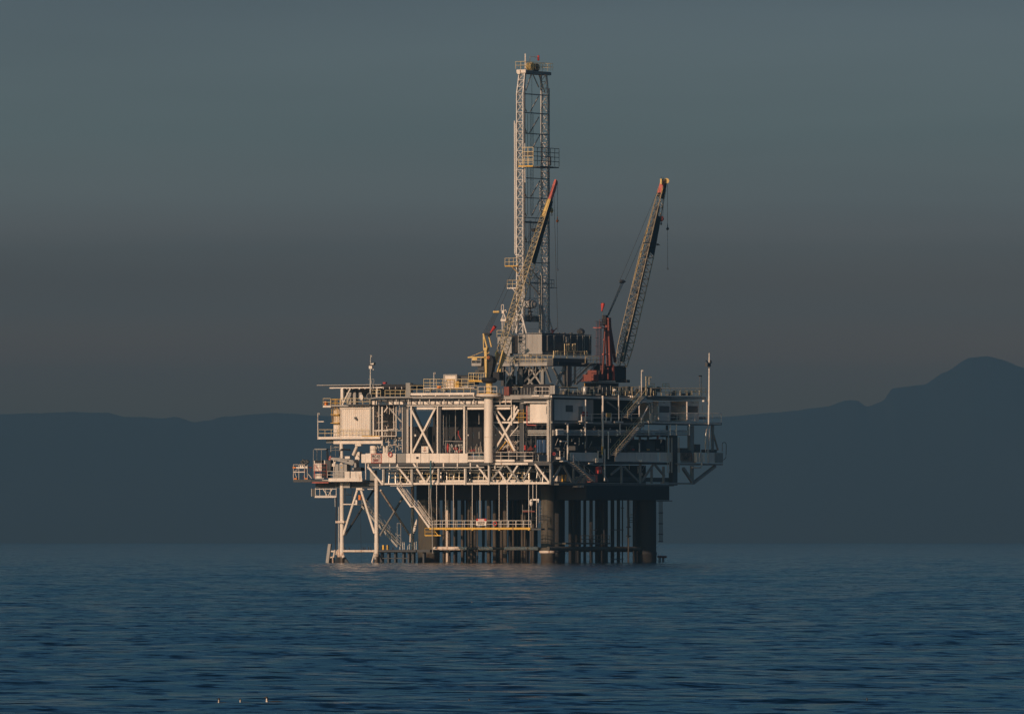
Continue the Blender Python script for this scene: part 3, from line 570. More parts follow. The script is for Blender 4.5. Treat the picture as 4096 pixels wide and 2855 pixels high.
part('helideck_beam', W, lambda q: (q.lb(r1(640, 568), r1(1450, 578), .4, .7), [q.box(x, x+.1, .5, 12, Z(1550), Z(1541.5)) for x in [-37+i*1.1 for i in range(10)]]))
B('brace', W, L(r1(848, 812), .2), L(r1(962, 580), .2), .2, .2)
LB('deck_column', W, r1(820, 578), r1(846, 838), .2, .6); LB('deck_column', W, r1(1350, 590), r1(1376, 720), .6, 1); LB('deck_column', W, r1(1095, 578), r1(1103, 600), .3, .5)
LB('roof_beam', DK, r1(1420, 524), r1(1810, 575), .6, 6); LB('roof_wall', DG, r1(850, 585), r1(1800, 700), 6, 6.3)
part('antenna_cabinet', LG, lambda q: (q.lb(r1(897, 645), r1(970, 830), 1.2, 2), q.lb(r1(997, 645), r1(1040, 830), 1.2, 2), q.lb(r1(1088, 645), r1(1130, 745), 1.2, 2)))
LB('roof_wall', G, r1(1802, 500), r1(1868, 705), .05, 1)
part('roof_railing', RAILM, lambda q: (q.rail([L(r1(1275, 712), .1), L(r1(1418, 712), .1)], h=1.05, sp=.9), q.rail([L(r1(1485, 712), .1), L(r1(1798, 712), .1)], h=1.0, sp=.9)))
part('top_deck_railing', RAILM, lambda q: (q.rail([L(r1(1870, 655), -.05), L(r2(985, 655), -.05)], h=1.15, sp=1.15, r=.035)))
part('top_deck_railing', W, lambda q: (q.rail([L(r2(1000, 690), -1.9), L(r2(1285, 690), -1.9)], h=1.35, sp=1.2), q.rail([L(r2(1865, 685), -.05), L(r2(2085, 685), -.05)], h=1.25, sp=1.3)))
BX('raised_walkway', W, L(r1(2075, 0), 2.5).x, L((1897, 0), 2.5).x, 2.5, 4, Z(1548), Z(1545)); part('raised_railing', RAILM, lambda q: q.rail([L(r1(2075, 550), 2.5), L((1897, 1545), 2.5)], h=1.1, sp=1.2))
# pipes of the bay left of the big X brace
part('bay_pipe', W, lambda q: [q.lb(r1(x-w_, a), r1(x+w_, b), y, y+.15) for x, w_, a, b, y in ((1440, 10, 865, 1455, .2), (1392, 4, 855, 1310, .1), (1310, 6, 860, 1320, .0), (1327, 4, 880, 1220, .3), (1617, 4, 850, 1210, .8), (1655, 4, 850, 1310, .4), (1749, 4, 870, 1560, .3), (1822, 5, 900, 1565, .1), (1512, 4, 1160, 1310, .8), (1350, 5, 1225, 1320, .2))]
     +[q.lb(r1(a, y_-h), r1(b, y_+h), y, y+.15) for a, b, y_, h, y in ((1325, 1535, 1225, 7, .1), (1395, 1650, 1310, 4, .3), (1510, 1617, 1210, 3, .8))])
part('bay_pipe', G, lambda q: [q.lb(r1(1535, 1217), r1(1740, 1233), .6, .8), q.lb(r1(1480, 870), r1(1486, 1560), 1, 1.1), q.lb(r1(1640, 870), r1(1650, 1560), 2, 2.2)])
xb(W, r1, (1480, 940), (1530, 868), y=.6, w_=.16); xb(LG, r1, (1545, 870), (1742, 1095), y=1.0, w_=.22)
part('valve', ST, lambda q: [q.sweep([(c.x, c.y, c.z-.14), (c.x, c.y, c.z), (c.x+rnd.uniform(-.1, .1), c.y, c.z+.2)], [.05, rnd.uniform(.07, .15), .05], 6) for c in [L(r1(rnd.uniform(1320, 1740), rnd.uniform(1330, 1550)), rnd.uniform(.6, 2.5)) for _ in range(46)]])
part('bay_pipe', WR, lambda q: [q.tube(c, c+Vector(rnd.choice([(.5, 0, 0), (0, 0, .7), (0, 0, 1.3), (.9, 0, 0)])), .045, 5) for c in [L(r1(rnd.uniform(1310, 1740), rnd.uniform(880, 1540)), rnd.uniform(.5, 2.5)) for _ in range(70)]])
BX('bay_floor', GRT, L(r1(1300, 0), 0).x, -25, .3, 20, Z(1822), Z(1818))
part('bay_bulkhead', DK, lambda q: (q.box(-31, -25.6, 8, 8.3, Z(1815), Z(1700)),))
print('platform parts done')

# ================================================================ things standing on the platform
V3 = Vector
# ---- cream corrugated cabin on the left
t = thing('accommodation_cabin', 'cream corrugated cabin box standing on the railed deck at the left end of the platform', 'cabin', L((1410, 1745), 2))
def corr(q, a, b, y0, y1):
    p, e = L(a, y0), L(b, y0); n = int((e.x-p.x)/.36)
    for i in range(n): x = p.x+(e.x-p.x)*i/n; q.box(x, x+.2, y0-.05, y0, e.z, p.z)
    q.box(p.x, e.x, y0, y1, e.z, p.z)
part('wall', W, lambda q: corr(q, r1(835, 895), r1(1305, 1322), .35, 7), par=t)
part('wall', W, lambda q: corr(q, r1(705, 895), r1(800, 1322), .8, 6), par=t)
part('roof', W, lambda q: q.lb(r1(795, 858), r1(1310, 893), .15, 7.2), par=t)
part('corner_strip', LG, lambda q: q.lb(r1(805, 890), r1(832, 1322), .5, .8), par=t)
part('wall_vent', DG, lambda q: (q.lb(r1(1018, 1018), r1(1052, 1050), .1, .3), q.lb(r1(1038, 1040), r1(1058, 1068), .0, .3)), par=t)
t = thing('caged_ladder', 'yellow caged ladder down the side of the cream corrugated cabin', 'ladder', L(r1(740, 1130), .2))
part('rungs', YE, lambda q: q.ladder(L(r1(772, 890), .4), L(r1(772, 1310), .4), (.5, 0, 0)), par=t)
part('cage', YE, lambda q: ([q.tube(L(r1(x, 745), .1), L(r1(x+25, 1112), .1), .035, 5) for x in (660, 685, 710, 735, 752)], [q.lb(r1(655, y-4), r1(775, y+4), .05, .8) for y in (748, 860, 980, 1110)]), par=t)
part('platform_rail', YE, lambda q: q.rail([L(r1(660, 865), -.1), L(r1(805, 865), -.1)], h=1.15, sp=.7), par=t)
LB('x', ORG, r1(560, 780), r1(588, 842), -.2, .4, par=t).name = 'orange_locker'
# dish, drum and boxes on the helideck level
t = thing('satellite_dish', 'round cream satellite dish on the rail above the corrugated cabin', 'satellite dish', L(r1(1143, 765), -.3))
part('dish', W, lambda q: (lambda c: q.sweep([c, c+V3((-.05, -.08, 0)), c+V3((-.1, -.2, 0))], [.1, .38, .46], 18))(L(r1(1143, 718), -.2)), par=t)
part('bracket', G, lambda q: q.tube(L(r1(1150, 735), -.1), L(r1(1165, 830), -.1), .05), par=t)
t = thing('hose_reel', 'black wire hose reel at the end of the cabin roof beside the dish', 'hose reel', L(r1(1245, 740), -.2))
part('drum', DK, lambda q: (lambda c: q.tube(c, c+V3((0, .6, 0)), .42, 18))(L(r1(1245, 700), -.4)), par=t)
part('rim', ST, lambda q: (lambda c: q.torus(c, .44, .04))(L(r1(1245, 700), -.45)), par=t)

# ---- lamp posts and masts
def lamp(base, h, label, r=.05, arm=.25, name='lamp_post', group=None):
    t = thing(name, label, 'lamp post', base, group)
    part('pole', W, lambda q: q.sweep([base, base+V3((0, 0, h*.6)), base+V3((0, 0, h))], [r, r, r*.8], 6), par=t)
    part('lamp_head', LG, lambda q: q.sweep([base+V3((0, 0, h)), base+V3((arm*.5, 0, h+.08)), base+V3((arm, 0, h)), base+V3((arm, 0, h-.22))], [.05, .06, .1, .13], 8), par=t)
    return t
lamp(L(r1(2230, 600), .5), 2.6, 'short hooked lamp post on the top deck railing near the white shed', r=.06)
t = lamp(L(r1(462, 1362), -.5), 4.1, 'white lamp post at the outer corner of the corrugated cabin deck', r=.06)
part('sign_arm', W, lambda q: q.lb(r1(468, 1082), r1(552, 1095), -.55, -.45), par=t)
lamp(Q(r3(1188, 545), .6), 4.3, 'white lamp post rising above the stair head on the dark side of the platform', r=.08)
t = thing('lamp_post', 'thin dark double lamp post on the far right upper deck', 'lamp post', Q(r3(1862, 520), -1))
part('pole', G, lambda q: (q.tube(Q(r3(1855, 520), -1), Q(r3(1855, 290), -1), .05), q.tube(Q(r3(1876, 520), -1), Q(r3(1876, 290), -1), .05)), par=t)
part('lamp_head', DG, lambda q: q.qb(r3(1853, 288), r3(1880, 302), -.9, -1.1), par=t)
t = thing('floodlight_mast', 'tall slim mast with floodlights rising from the left roof edge', 'light mast', L(r1(1268, 740), .3))
part('pole', ST, lambda q: (q.sweep([L(r1(1262, 1330), -.1), L(r1(1262, 700), -.1), L(r1(1264, 280), -.1), L(r1(1266, 78), -.1)], [.14, .13, .08, .05], 8), q.tube(L(r1(1230, 445), -.1), L(r1(1320, 445), -.1), .03, 4), q.tube(L(r1(1300, 560), -.1), L(r1(1275, 460), -.1), .04, 4), q.tube(L(r1(1318, 450), -.1), L(r1(1300, 640), -.1), .04, 4)), par=t)
part('floodlight', DG, lambda q: q.poly([L(r1(*c), -.3) for c in ((1238, 222), (1248, 200), (1325, 188), (1315, 228), (1262, 234))], (0, .4, 0)), par=t)
part('floodlight_glass', WC, lambda q: q.poly([L(r1(*c), -.34) for c in ((1260, 216), (1262, 206), (1312, 196), (1308, 220))], (0, .03, 0)), par=t)
part('lamp_head', LG, lambda q: q.tube(L(r1(1283, 80), -.1), L(r1(1283, 106), -.1), .12, 8), par=t)
part('lantern', W, lambda q: (q.lb(r1(1240, 240), r1(1287, 284), -.25, .1), q.tube(L(r1(1308, 290), -.1), L(r1(1308, 304), -.1), .1, 8)), par=t)
t = thing('radio_mast', 'tall white kinked pole mast at the far right end of the platform', 'mast', Q(r3(1925, 1150), .6))
part('pole', WC, lambda q: q.sweep([Q(r3(x, y), .6) for x, y in ((1925, 950), (1930, 915), (1955, 850), (1960, 560), (1960, 490), (1962, 150), (1962, 34))], [.13, .13, .12, .14, .11, .10, .07], 8), par=t)
part('pole_foot', ST, lambda q: q.sweep([Q(r3(x, y), .6) for x, y in ((1922, 1165), (1922, 1110), (1922, 1080), (1922, 990), (1925, 950))], [.08, .08, .17, .17, .13], 8), par=t)
part('return_pipe', ST, lambda q: q.path([Q(r3(x, y), .5) for x, y in ((1938, 970), (1948, 975), (1950, 1100), (1945, 1180))], .07, 6), par=t)
part('camera_head', DG, lambda q: (q.qb(r3(1942, 145), r3(1982, 188), .8, .4), q.tube(Q(r3(1975, 118), .6), Q(r3(1978, 150), .6), .22, 8), q.tube(Q(r3(1925, 118), .6), Q(r3(1948, 140), .6), .08, 6)), par=t)
part('stay_arm', WC, lambda q: q.qb(r3(1905, 572), r3(1952, 590), .55, .2), par=t)
t = thing('vent_pipe', 'thin white hooked vent pipe in front of the dark middle deck', 'pipe', Q(r3(925, 815), .7))
part('pipe', WC, lambda q: q.path([Q(r3(x, y), .7) for x, y in ((928, 812), (928, 488), (918, 478), (870, 466))], .1, 8), par=t)
part('hood', WC, lambda q: q.sweep([Q(r3(878, 440), .7), Q(r3(878, 462), .7)], [.1, .35], 10), par=t)

# ---- sheds, containers and lockers on the top deck
t = thing('storage_shed', 'white steel storage shed on the top deck left of the yellow crane', 'shed', L(r2(575, 520), 4))
part('wall', W, lambda q: q.lb(r2(480, 388), r2(668, 600), 4, 6.4), par=t)
part('frame', LG, lambda q: (q.lb(r2(470, 372), r2(492, 600), 3.9, 4), q.lb(r2(660, 372), r2(680, 600), 3.9, 4), q.lb(r2(470, 370), r2(680, 384), 3.85, 4)), par=t)
part('door', WR, lambda q: q.lb(r2(530, 455), r2(628, 590), 3.9, 3.99), par=t); part('door_frame', YE, lambda q: (q.lb(r2(524, 447), r2(632, 455), 3.85, 4), q.lb(r2(520, 447), r2(528, 590), 3.85, 3.9), q.lb(r2(630, 447), r2(637, 590), 3.85, 3.9)), par=t)
t = thing('cargo_container', 'dark cargo box on the top deck behind the white shed', 'container', L(r2(775, 470), 5))
part('wall', DG, lambda q: q.lb(r2(682, 388), r2(865, 520), 5, 8), par=t); part('tarp_roof', DK, lambda q: q.poly([L(r2(*c), 4.9) for c in ((675, 392), (680, 380), (780, 384), (868, 378), (868, 394))], (0, 3.2, 0)), par=t)
def locker(rr, a, b, y0, y1, m, label, cat='locker', name='locker', face=LB):
    t = thing(name, label, cat, (L if face is LB else Q)(rr((a[0]+b[0])/2, b[1]), y0))
    dz = 8
    face('body', m, rr(*a), rr(*b), y0, y1, par=t)
    o = .03 if face is LB else -.03
    face('lid', m, rr(a[0]-4, a[1]-5), rr(b[0]+4, a[1]-.5), y0-o, y1+o, par=t)
    face('door_seam', DG, rr((a[0]+b[0])/2-1.2, a[1]+4), rr((a[0]+b[0])/2+1.2, b[1]-4), y0-o*.5, y0-o*.01, par=t)
    return t
locker(r2, (650, 480), (702, 600), 3, 3.8, YE, 'upright yellow locker beside the white shed on the top deck')
locker(r2, (375, 545), (425, 580), 2.2, 2.45, ORG, 'small orange crate behind the top deck railing', 'crate', 'crate')
locker(r2, (185, 590), (260, 628), 2.9, 3.6, G, 'low grey chest on the top deck below the hooked lamp', 'chest', 'storage_chest')
locker(r2, (430, 598), (500, 630), 2.9, 3.6, G, 'low grey chest on the top deck left of the white shed door', 'chest', 'storage_chest')
locker(r2, (755, 545), (850, 600), 3, 4, G, 'wide grey chest on the top deck right of the yellow locker', 'chest', 'storage_chest')
t = thing('tarp_bundle', 'blue tarpaulin bundle behind the top deck railing left of the white shed', 'tarpaulin', L(r2(365, 525), 2.6))
part('bundle', BL, lambda q: q.sweep([L(r2(x, y), 2.7) for x, y in ((335, 520), (350, 510), (385, 508), (408, 516))], [.08, .18, .2, .08], 8), par=t)
locker(r2, (1393, 562), (1470, 690), -.2, .8, OR, 'rusty red tank box at the edge of the top deck right of the crane', 'tank', 'red_tank')
locker(r2, (2095, 545), (2168, 668), -.3, 1.0, LG, 'pale grey slatted vent box at the near corner of the top deck', 'vent box', 'vent_box')
locker(r1, (1455, 494), (1490, 514), .8, 1.3, RD, 'small red box on the dark roof near the left end', 'box', 'red_box')
locker(r2, (135, 1470), (240, 1566), -.12, .5, W, 'cream lifejacket box with orange marks on the deck wall by the X brace', 'lifejacket box', 'lifejacket_box')
tb = ROOTS[-1]
part('warning_mark', ORG, lambda q: (q.lb(r2(175, 1485), r2(200, 1497), -.16, -.14), q.lb(r2(183, 1508), r2(195, 1520), -.16, -.14)), par=tb); part('lettering_line', MRN, lambda q: [q.lb(r2(160+i*9, 1525), r2(166+i*9, 1538), -.16, -.14) for i in range(6)], par=tb)
# lit cabin at the near corner and its shaded twin around the corner
t = thing('switchgear_cabin', 'smooth cream cabin in sunlight high on the near corner of the platform', 'cabin', L(r2(1925, 1085), 2))
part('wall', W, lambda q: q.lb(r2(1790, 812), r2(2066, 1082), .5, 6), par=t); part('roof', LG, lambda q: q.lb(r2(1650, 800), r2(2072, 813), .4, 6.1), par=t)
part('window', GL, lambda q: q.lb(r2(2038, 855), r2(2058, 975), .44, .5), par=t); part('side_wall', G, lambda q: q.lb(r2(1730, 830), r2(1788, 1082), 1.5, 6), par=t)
t = thing('control_cabin', 'long white cabin in shadow with one square window on the dark side of the platform', 'cabin', Q(r3(400, 805), -2))
part('wall', WC, lambda q: q.qb(r3(182, 560), r3(560, 808), -.4, -4), par=t); part('wall', LG, lambda q: q.qb(r3(562, 566), r3(638, 808), -.5, -4), par=t)
wdw = part('window', GL, lambda q: q.qb(r3(325, 630), r3(405, 706), -.36, -.4), par=t); part('base_strip', DG, lambda q: q.qb(r3(182, 800), r3(500, 832), -.5, -3), par=t)
part('door', G, lambda q: q.qb(r3(470, 640), r3(520, 806), -.36, -.4), par=t)
for a, b, lab in ((1385, 1520, 'white shaded cabin with dark window, nearer of two under the far upper deck'), (1710, 1845, 'white shaded cabin with dark window at the outer end under the far upper deck')):
    t = thing('deck_cabin', lab, 'cabin', Q(r3((a+b)/2, 810), -2), 'shaded cabins under the far upper deck')
    part('wall', WC, lambda q: (q.qb(r3(a, 585), r3(b, 640), -.5, -4), q.qb(r3(a, 712), r3(b, 812), -.5, -4), q.qb(r3(a, 640), r3(a+8, 712), -.5, -4), q.qb(r3(b-10, 640), r3(b, 712), -.5, -4)), par=t)
    part('window', GL, lambda q: q.qb(r3(a+8, 640), r3(b-10, 712), -.55, -3.9), par=t); part('vent', DG, lambda q: q.qb(r3(a+52, 596), r3(a+75, 603), -.45, -.49), par=t)
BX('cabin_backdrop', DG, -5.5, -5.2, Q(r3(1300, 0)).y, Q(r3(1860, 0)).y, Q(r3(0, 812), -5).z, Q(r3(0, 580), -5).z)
# dark machinery on the shaded main deck
for a, b, y0_, y1_, lab, m in ((1075, 1240, 1020, 1165, 'dark bulky machine with a red lamp on the shaded main deck', DK), (1245, 1345, 1030, 1160, 'dark slatted machine in the middle of the shaded main deck', DG), (1355, 1465, 1015, 1165, 'dark tall engine housing beside the riser pipes on the shaded main deck', DK)):
    t = thing('deck_machine', lab, 'machine', Q(r3((a+b)/2, 1165), -2), 'machines on the shaded main deck')
    part('housing', m, lambda q: q.poly([Q(r3(x, y), -1.5) for x, y in ((a, y1_), (a, y0_+30), (a+25, y0_+8), (a+60, y0_+12), (b-30, y0_), (b, y0_+12), (b, y1_))], (-2.5, 0, 0)), par=t)
    part('exhaust', OR if a != 1245 else DG, lambda q: q.tube(Q(r3(a+18, y0_+25), -1.8), Q(r3(a+18, y0_-45), -1.8), .18, 8), par=t)
    part('control_box', {1075: RD, 1245: YE, 1355: G}[a], lambda q: q.qb(r3(a+15, 1128), r3(a+38, 1146), -1.3, -1.5), par=t)
    part('skid', DG, lambda q: q.qb(r3(a-8, 1150), r3(b+6, 1168), -1.2, -4.2), par=t)
# tanks by the sign
for a, b, zt_, lab in ((1256, 1366, 1458, 'wide cream round tank with a banded top behind the identification sign'), (1452, 1552, 1458, 'cream round tank right of the identification sign behind the life ring')):
    c = L(r1((a+b)/2, 1600), 1.6); r = (b-a)/2/3.81/26; h = L(r1(a, zt_), 1.6).z-c.z
    t = thing('storage_tank', lab, 'tank', c)
    part('shell', W, lambda q: q.lathe(c, [(0, r), (h-.08, r), (h, r*.95), (h+.04, .1)], 28), par=t)
    if a < 1300: part('band', LG, lambda q: q.lathe(c+V3((0, 0, h*.55)), [(0, r+.02), (.1, r+.03)], 28), par=t)
    part('top_pipe', WC, lambda q: q.path([c+V3(v) for v in ((-.9, 0, h+.75), (-.1, 0, h+.75), (.35, 0, h+.75), (.45, 0, h+.6), (.45, 0, h))], .08, 8), par=t)
t = thing('steel_cylinder', 'bright upright steel cylinder on the shaded top deck', 'cylinder', Q(r3(538, 505), .1))
c = Q(r3(538, 508), .1); part('shell', ST, lambda q: q.lathe(c, [(0, .25), (.05, .3), (1.15, .3), (1.3, .12)], 14), par=t); part('band', W, lambda q: q.lathe(c+V3((0, 0, .5)), [(0, .32), (.06, .32)], 14), par=t); part('valve', YE, lambda q: q.tube(c+V3((0, 0, 1.3)), c+V3((0, 0, 1.75)), .05), par=t)

# ---- signs and life rings
t = thing('identification_sign', 'square pale sign with dark red frame reading PRC-425 EMMY on the sunlit deck wall', 'sign', L(r4(1182, 232), -.2))
part('panel', SGN, lambda q: q.lb(r4(1120, 118), r4(1244, 230), -.22, -.18), par=t)
part('frame', PK, lambda q: (q.lb(r4(1116, 112), r4(1250, 119), -.26, -.17), q.lb(r4(1116, 228), r4(1250, 235), -.26, -.17), q.lb(r4(1114, 112), r4(1120, 235), -.26, -.17), q.lb(r4(1244, 112), r4(1252, 235), -.26, -.17)), par=t)
text('PRC-425', .66, L(r4(1182, 152), -.235), t, BLK, sx_=.62, bold=.02); text('EMMY', .66, L(r4(1182, 204), -.235), t, MRN, sx_=.66, bold=.02)
t = thing('identification_sign', 'weathered brown sign reading PRC-425 EMMY in shadow on the right wing', 'sign', Q(r3(1700, 1265), .2))
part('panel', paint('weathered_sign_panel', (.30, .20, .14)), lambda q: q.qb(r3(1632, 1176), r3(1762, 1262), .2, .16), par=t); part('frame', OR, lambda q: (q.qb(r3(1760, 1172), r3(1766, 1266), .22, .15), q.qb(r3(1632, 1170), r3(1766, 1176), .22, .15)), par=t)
text('PRC-425', .8, Q(r3(1697, 1200), .22), t, BLK, face='x', sx_=.98, bold=.02); text('EMMY', .8, Q(r3(1697, 1237), .22), t, BLK, face='x', sx_=1.0, bold=.02)
t = thing('danger_sign', 'white notice with red DANGER header on the yellow walkway railing', 'sign', L(r5(917, 1070), -1.2))
part('panel', W, lambda q: q.lb(r5(850, 1010), r5(981, 1069), -1.25, -1.22), par=t); part('header', RD, lambda q: q.lb(r5(848, 979), r5(984, 1010), -1.25, -1.22), par=t)
part('border', WC, lambda q: (q.lb(r5(849, 1064), r5(982, 1070), -1.27, -1.22), q.lb(r5(848, 1012), r5(853, 1066), -1.27, -1.22), q.lb(r5(977, 1012), r5(982, 1066), -1.27, -1.22)), par=t)
text('DANGER', .36, L(r5(916, 996), -1.27), t, WC, sx_=.72, bold=.018)
for k, s_ in enumerate(('NO UNAUTHORIZED VESSELS', 'WITHIN SAFETY ZONE', 'U.S. COAST GUARD')): text(s_, .17, L(r5(914, 1024+k*16), -1.27), t, BLK, sx_=.55 if k == 0 else .7, bold=.008)
def ring(c, R, label, stretch=1.35):
    t = thing('life_ring', label, 'life ring', c-V3((0, 0, R)), 'life rings on the platform')
    o = part('ring', RD, lambda q: q.torus(c, R, R*.24, 'y', 20, 8), par=t)
    part('band', WC, lambda q: [q.torus((c.x+R*math.cos(a), c.y, c.z+R*math.sin(a)), R*.25, R*.06, 'x' if abs(math.sin(a)) > .5 else 'y', 8, 4) for a in (0, math.pi/2)], par=t)
    return t
ring(L(r4(1368, 125), -.35), .32, 'red life ring hung on the sunlit deck wall beside the identification sign')
ring(L(r5(1100, 1044), -1.3), .30, 'orange-red life ring on the yellow walkway railing right of the danger sign')
ring(Q(r3(190, 1185), .5), .2, 'small dark red life ring by the near corner railing')

# ---- hanging yellow walkway and its stair
t = thing('hanging_walkway', 'long yellow walkway with white rails hung beneath the deck above the beige pipe', 'walkway', L(r5(900, 1130), -.6))
A_, B_ = L(r5(222, 1112), -1), L(r5(1572, 1112), -1)
part('yellow_beam', YE, lambda q: q.lb(r5(222, 1098), r5(1570, 1124), -1.1, -.9), par=t); part('floor', GRT, lambda q: q.box(A_.x, B_.x, -.9, .4, A_.z-.05, A_.z+.02), par=t)
part('railing', WC, lambda q: (q.rail([L(r5(270, 1098), -1), L(r5(1578, 1098), -1)], h=1.07, sp=1.3, r=.035), q.rail([L(r5(300, 1098), .35), L(r5(1578, 1098), .35)], h=1.07, sp=1.3), q.rail([L(r5(1578, 1098), -1), L(r5(1578, 1098), .35)], h=1.07)), par=t)
for x in (445, 797, 1155, 1548): part('bracket', YE, lambda q: q.lb(r5(x-9, 1122), r5(x+9, 1135), -1.1, .3), par=t)
for x in (220, 322, 440, 545, 797, 900, 1155, 1262, 1550, 1653): part('hanger_rod', WC, lambda q: q.tube(L(r5(x, 1098 if x != 900 else 975), -.95), L(r5(x, 528), -.95), .045, 6), par=t)
part('lower_cage', YE, lambda q: (q.lb(r5(163, 1196), r5(378, 1210), -1.1, .2), q.rail([L(r5(165, 1200), -1.05), L(r5(290, 1200), -1.05)], h=1.1, sp=1.6), q.tube(L(r5(300, 1150), -1), L(r5(345, 1205), -1), .07)), par=t)
part('side_bridge', DG, lambda q: (q.lb(r5(1575, 1108), r5(1715, 1130), -.8, .3), q.rail([L(r5(1590, 1030), -.7), L(r5(1765, 1030), -.7)], h=.75, sp=1.2)), par=t)
def stair_thing(label, a, b, w_, side, m=W, steps=None, mt=None):
    t = thing('staircase', label, 'staircase', V3(b), 'stairs of the platform')
    part('flight', m, lambda q: stair(q, a, b, w_, side, steps, rail_=False), par=t)
    sv = V3(side).normalized()*w_
    def rl(q, k):
        for h in (.55, 1.05): q.tube(V3(a)+sv*k+V3((0, 0, h)), V3(b)+sv*k+V3((0, 0, h)), .032, 4)
        m_ = max(2, int((V3(b)-V3(a)).length/1.5))
        for i in range(m_+1): p = V3(a).lerp(V3(b), i/m_)+sv*k; q.tube(p, p+V3((0, 0, 1.05)), .03, 4)
    part('handrail', mt or m, lambda q: rl(q, 0), par=t); part('handrail', mt or m, lambda q: rl(q, 1), par=t)
    return t
t = stair_thing('sunlit white stair descending from the truss to a small landing', L(r4(1462, 562), -1), L(r4(1645, 822), -1), 1.0, (0, 1, 0))
part('landing', W, lambda q: q.lb(r4(1640, 812), r4(1698, 826), -1.05, .1), par=t); part('top_landing', LG, lambda q: q.lb(r4(1368, 536), r4(1668, 548), -1.1, .2), par=t)
stair_thing('sunlit white stair from the small landing down to the end of the yellow walkway', L(r4(1695, 825), -1), L(r4(1892, 1102), -1), 1.0, (0, 1, 0))
t = stair_thing('shaded steel stair descending inside the white legs to the boat landing', L(r4(990, 812), 4), L(r4(1462, 1352), 4), 1.3, (0, 1, 0), m=ST)
part('landing', DG, lambda q: q.lb(r4(760, 788), r4(1000, 800), 4, 5.5), par=t); part('stringer_truss', ST, lambda q: [q.tube(L(r4(990+i*47, 812+i*54), 3.95), L(r4(1037+i*47, 850+i*54+22), 3.95), .05, 4) for i in range(10)], par=t)
part('lower_rail', ST, lambda q: (q.rail([L(r4(1462, 1350), 4), L(r4(1510, 1350), 4)], h=3.6, sp=2), ), par=t)
stair_thing('upper stair on the dark side climbing to the top deck past the white lamp post', Q(r3(1170, 535), .6), Q(r3(965, 775), .6), 1.0, (1, 0, 0), m=LG, mt=RAILM)
stair_thing('middle stair on the dark side between the main deck and the cabin deck', Q(r3(1150, 850), .6), Q(r3(835, 1205), .6), 1.0, (1, 0, 0), m=LG, mt=RAILM)
stair_thing('lowest stair on the dark side slanting down to the red framed window box', Q(r3(345, 1275), .6), Q(r3(592, 1500), .6), 1.0, (1, 0, 0), m=LG)
t = stair_thing('dark stair from the drill floor down towards the rust red crane', V3(Q(d3(1640, 1140), -4)), V3(Q(d3(1375, 1400), -4)), 1.1, (1, 0, 0), m=G)
part('landing', DG, lambda q: q.qb(d3(1560, 1125), d3(1780, 1150), -3, -5), par=t); part('landing_rail', RAILM, lambda q: q.rail([Q(d3(1570, 1130), -3), Q(d3(1775, 1130), -3)], h=1.1, sp=1.2), par=t)

# ================================================================ drill floor
t = thing('drill_floor', 'raised grey drill floor with railed deck and braced legs over the top deck', 'drill floor', (-9, 14, Z(1560)))
DFZ0, DFZ1 = L(d3(0, 1160), 7).z, L(d3(0, 1128), 7).z
x1, x0 = L(d3(1158, 1140), 7).x, L(d3(440, 1140), 7).x
part('deck', G, lambda q: q.box(x0, x1, 7, 24, DFZ0+.1, DFZ1), par=t); part('edge_beam', LG, lambda q: q.lb(d3(500, 1130), d3(1158, 1160), 6.9, 7), par=t)
part('edge_beam', DG, lambda q: q.qb(d3(1160, 1060), d3(1600, 1172), x1+.1, x1-1), par=t)
part('railing', RAILM, lambda q: (q.rail([L(d3(665, 1128), 6.9), L(d3(1155, 1128), 6.9)], h=1.2, sp=1.0, r=.036), q.rail([L(d3(500, 1128), 6.9), L(d3(660, 1128), 6.9)], h=.9, sp=1.2)), par=t)
part('railing', RAILM, lambda q: q.rail([Q(d3(1170, 1062), x1), Q(d3(1600, 1062), x1)], h=1.0, sp=2.2), par=t)
def yl(a, b, y0=8.5, m=DG, w_=.38, nm='leg'): part(nm, m, lambda q: q.beam(L(d3(*a), y0), L(d3(*b), y0), w_, w_), par=t)
yl((1030, 1160), (1030, 1430), m=G, w_=.5); yl((850, 1160), (850, 1400), m=LG, w_=.12); yl((520, 1160), (520, 1420), w_=.5); yl((760, 1160), (760, 1410), w_=.7); yl((640, 1165), (640, 1400), w_=.3, y0=12); yl((930, 1165), (930, 1400), w_=.3, y0=14)
for a, b, m in (((665, 1185), (550, 1410), LG), ((550, 1215), (640, 1330), G), ((865, 1185), (1020, 1420), LG), ((1005, 1215), (835, 1400), G), ((700, 1370), (840, 1190), DG), ((840, 1320), (900, 1400), G), ((960, 1180), (760, 1400), DG)): yl(a, b, m=m, w_=.26, nm='leg_brace')
part('leg', DG, lambda q: q.beam(Q(d3(1332, 1165), x1), Q(d3(1332, 1430), x1), .9, .9), par=t)
for a, b in (((1065, 1190), (1130, 1370)), ((1155, 1185), (1290, 1420)), ((1300, 1180), (1210, 1400)), ((1215, 1320), (1300, 1200)), ((1385, 1165), (1385, 1420)), ((1440, 1165), (1440, 1400))): part('leg_brace', G, lambda q: q.beam(Q(d3(*a), x1), Q(d3(*b), x1), .28, .28), par=t)
part('skid_beam', DK, lambda q: (q.lb(d3(560, 1400), d3(1130, 1445), 8, 9), q.lb(d3(600, 1445), d3(1100, 1530), 3.2, 6), q.qb(d3(1190, 1430), d3(1480, 1450), x1, x1-1)), par=t)
part('hazard_stripe', RAILM, lambda q: [q.beam(L(d3(640+i*11, 1437), 3.1), L(d3(648+i*11, 1430), 3.1), .04, .1) for i in range(12)], par=t)
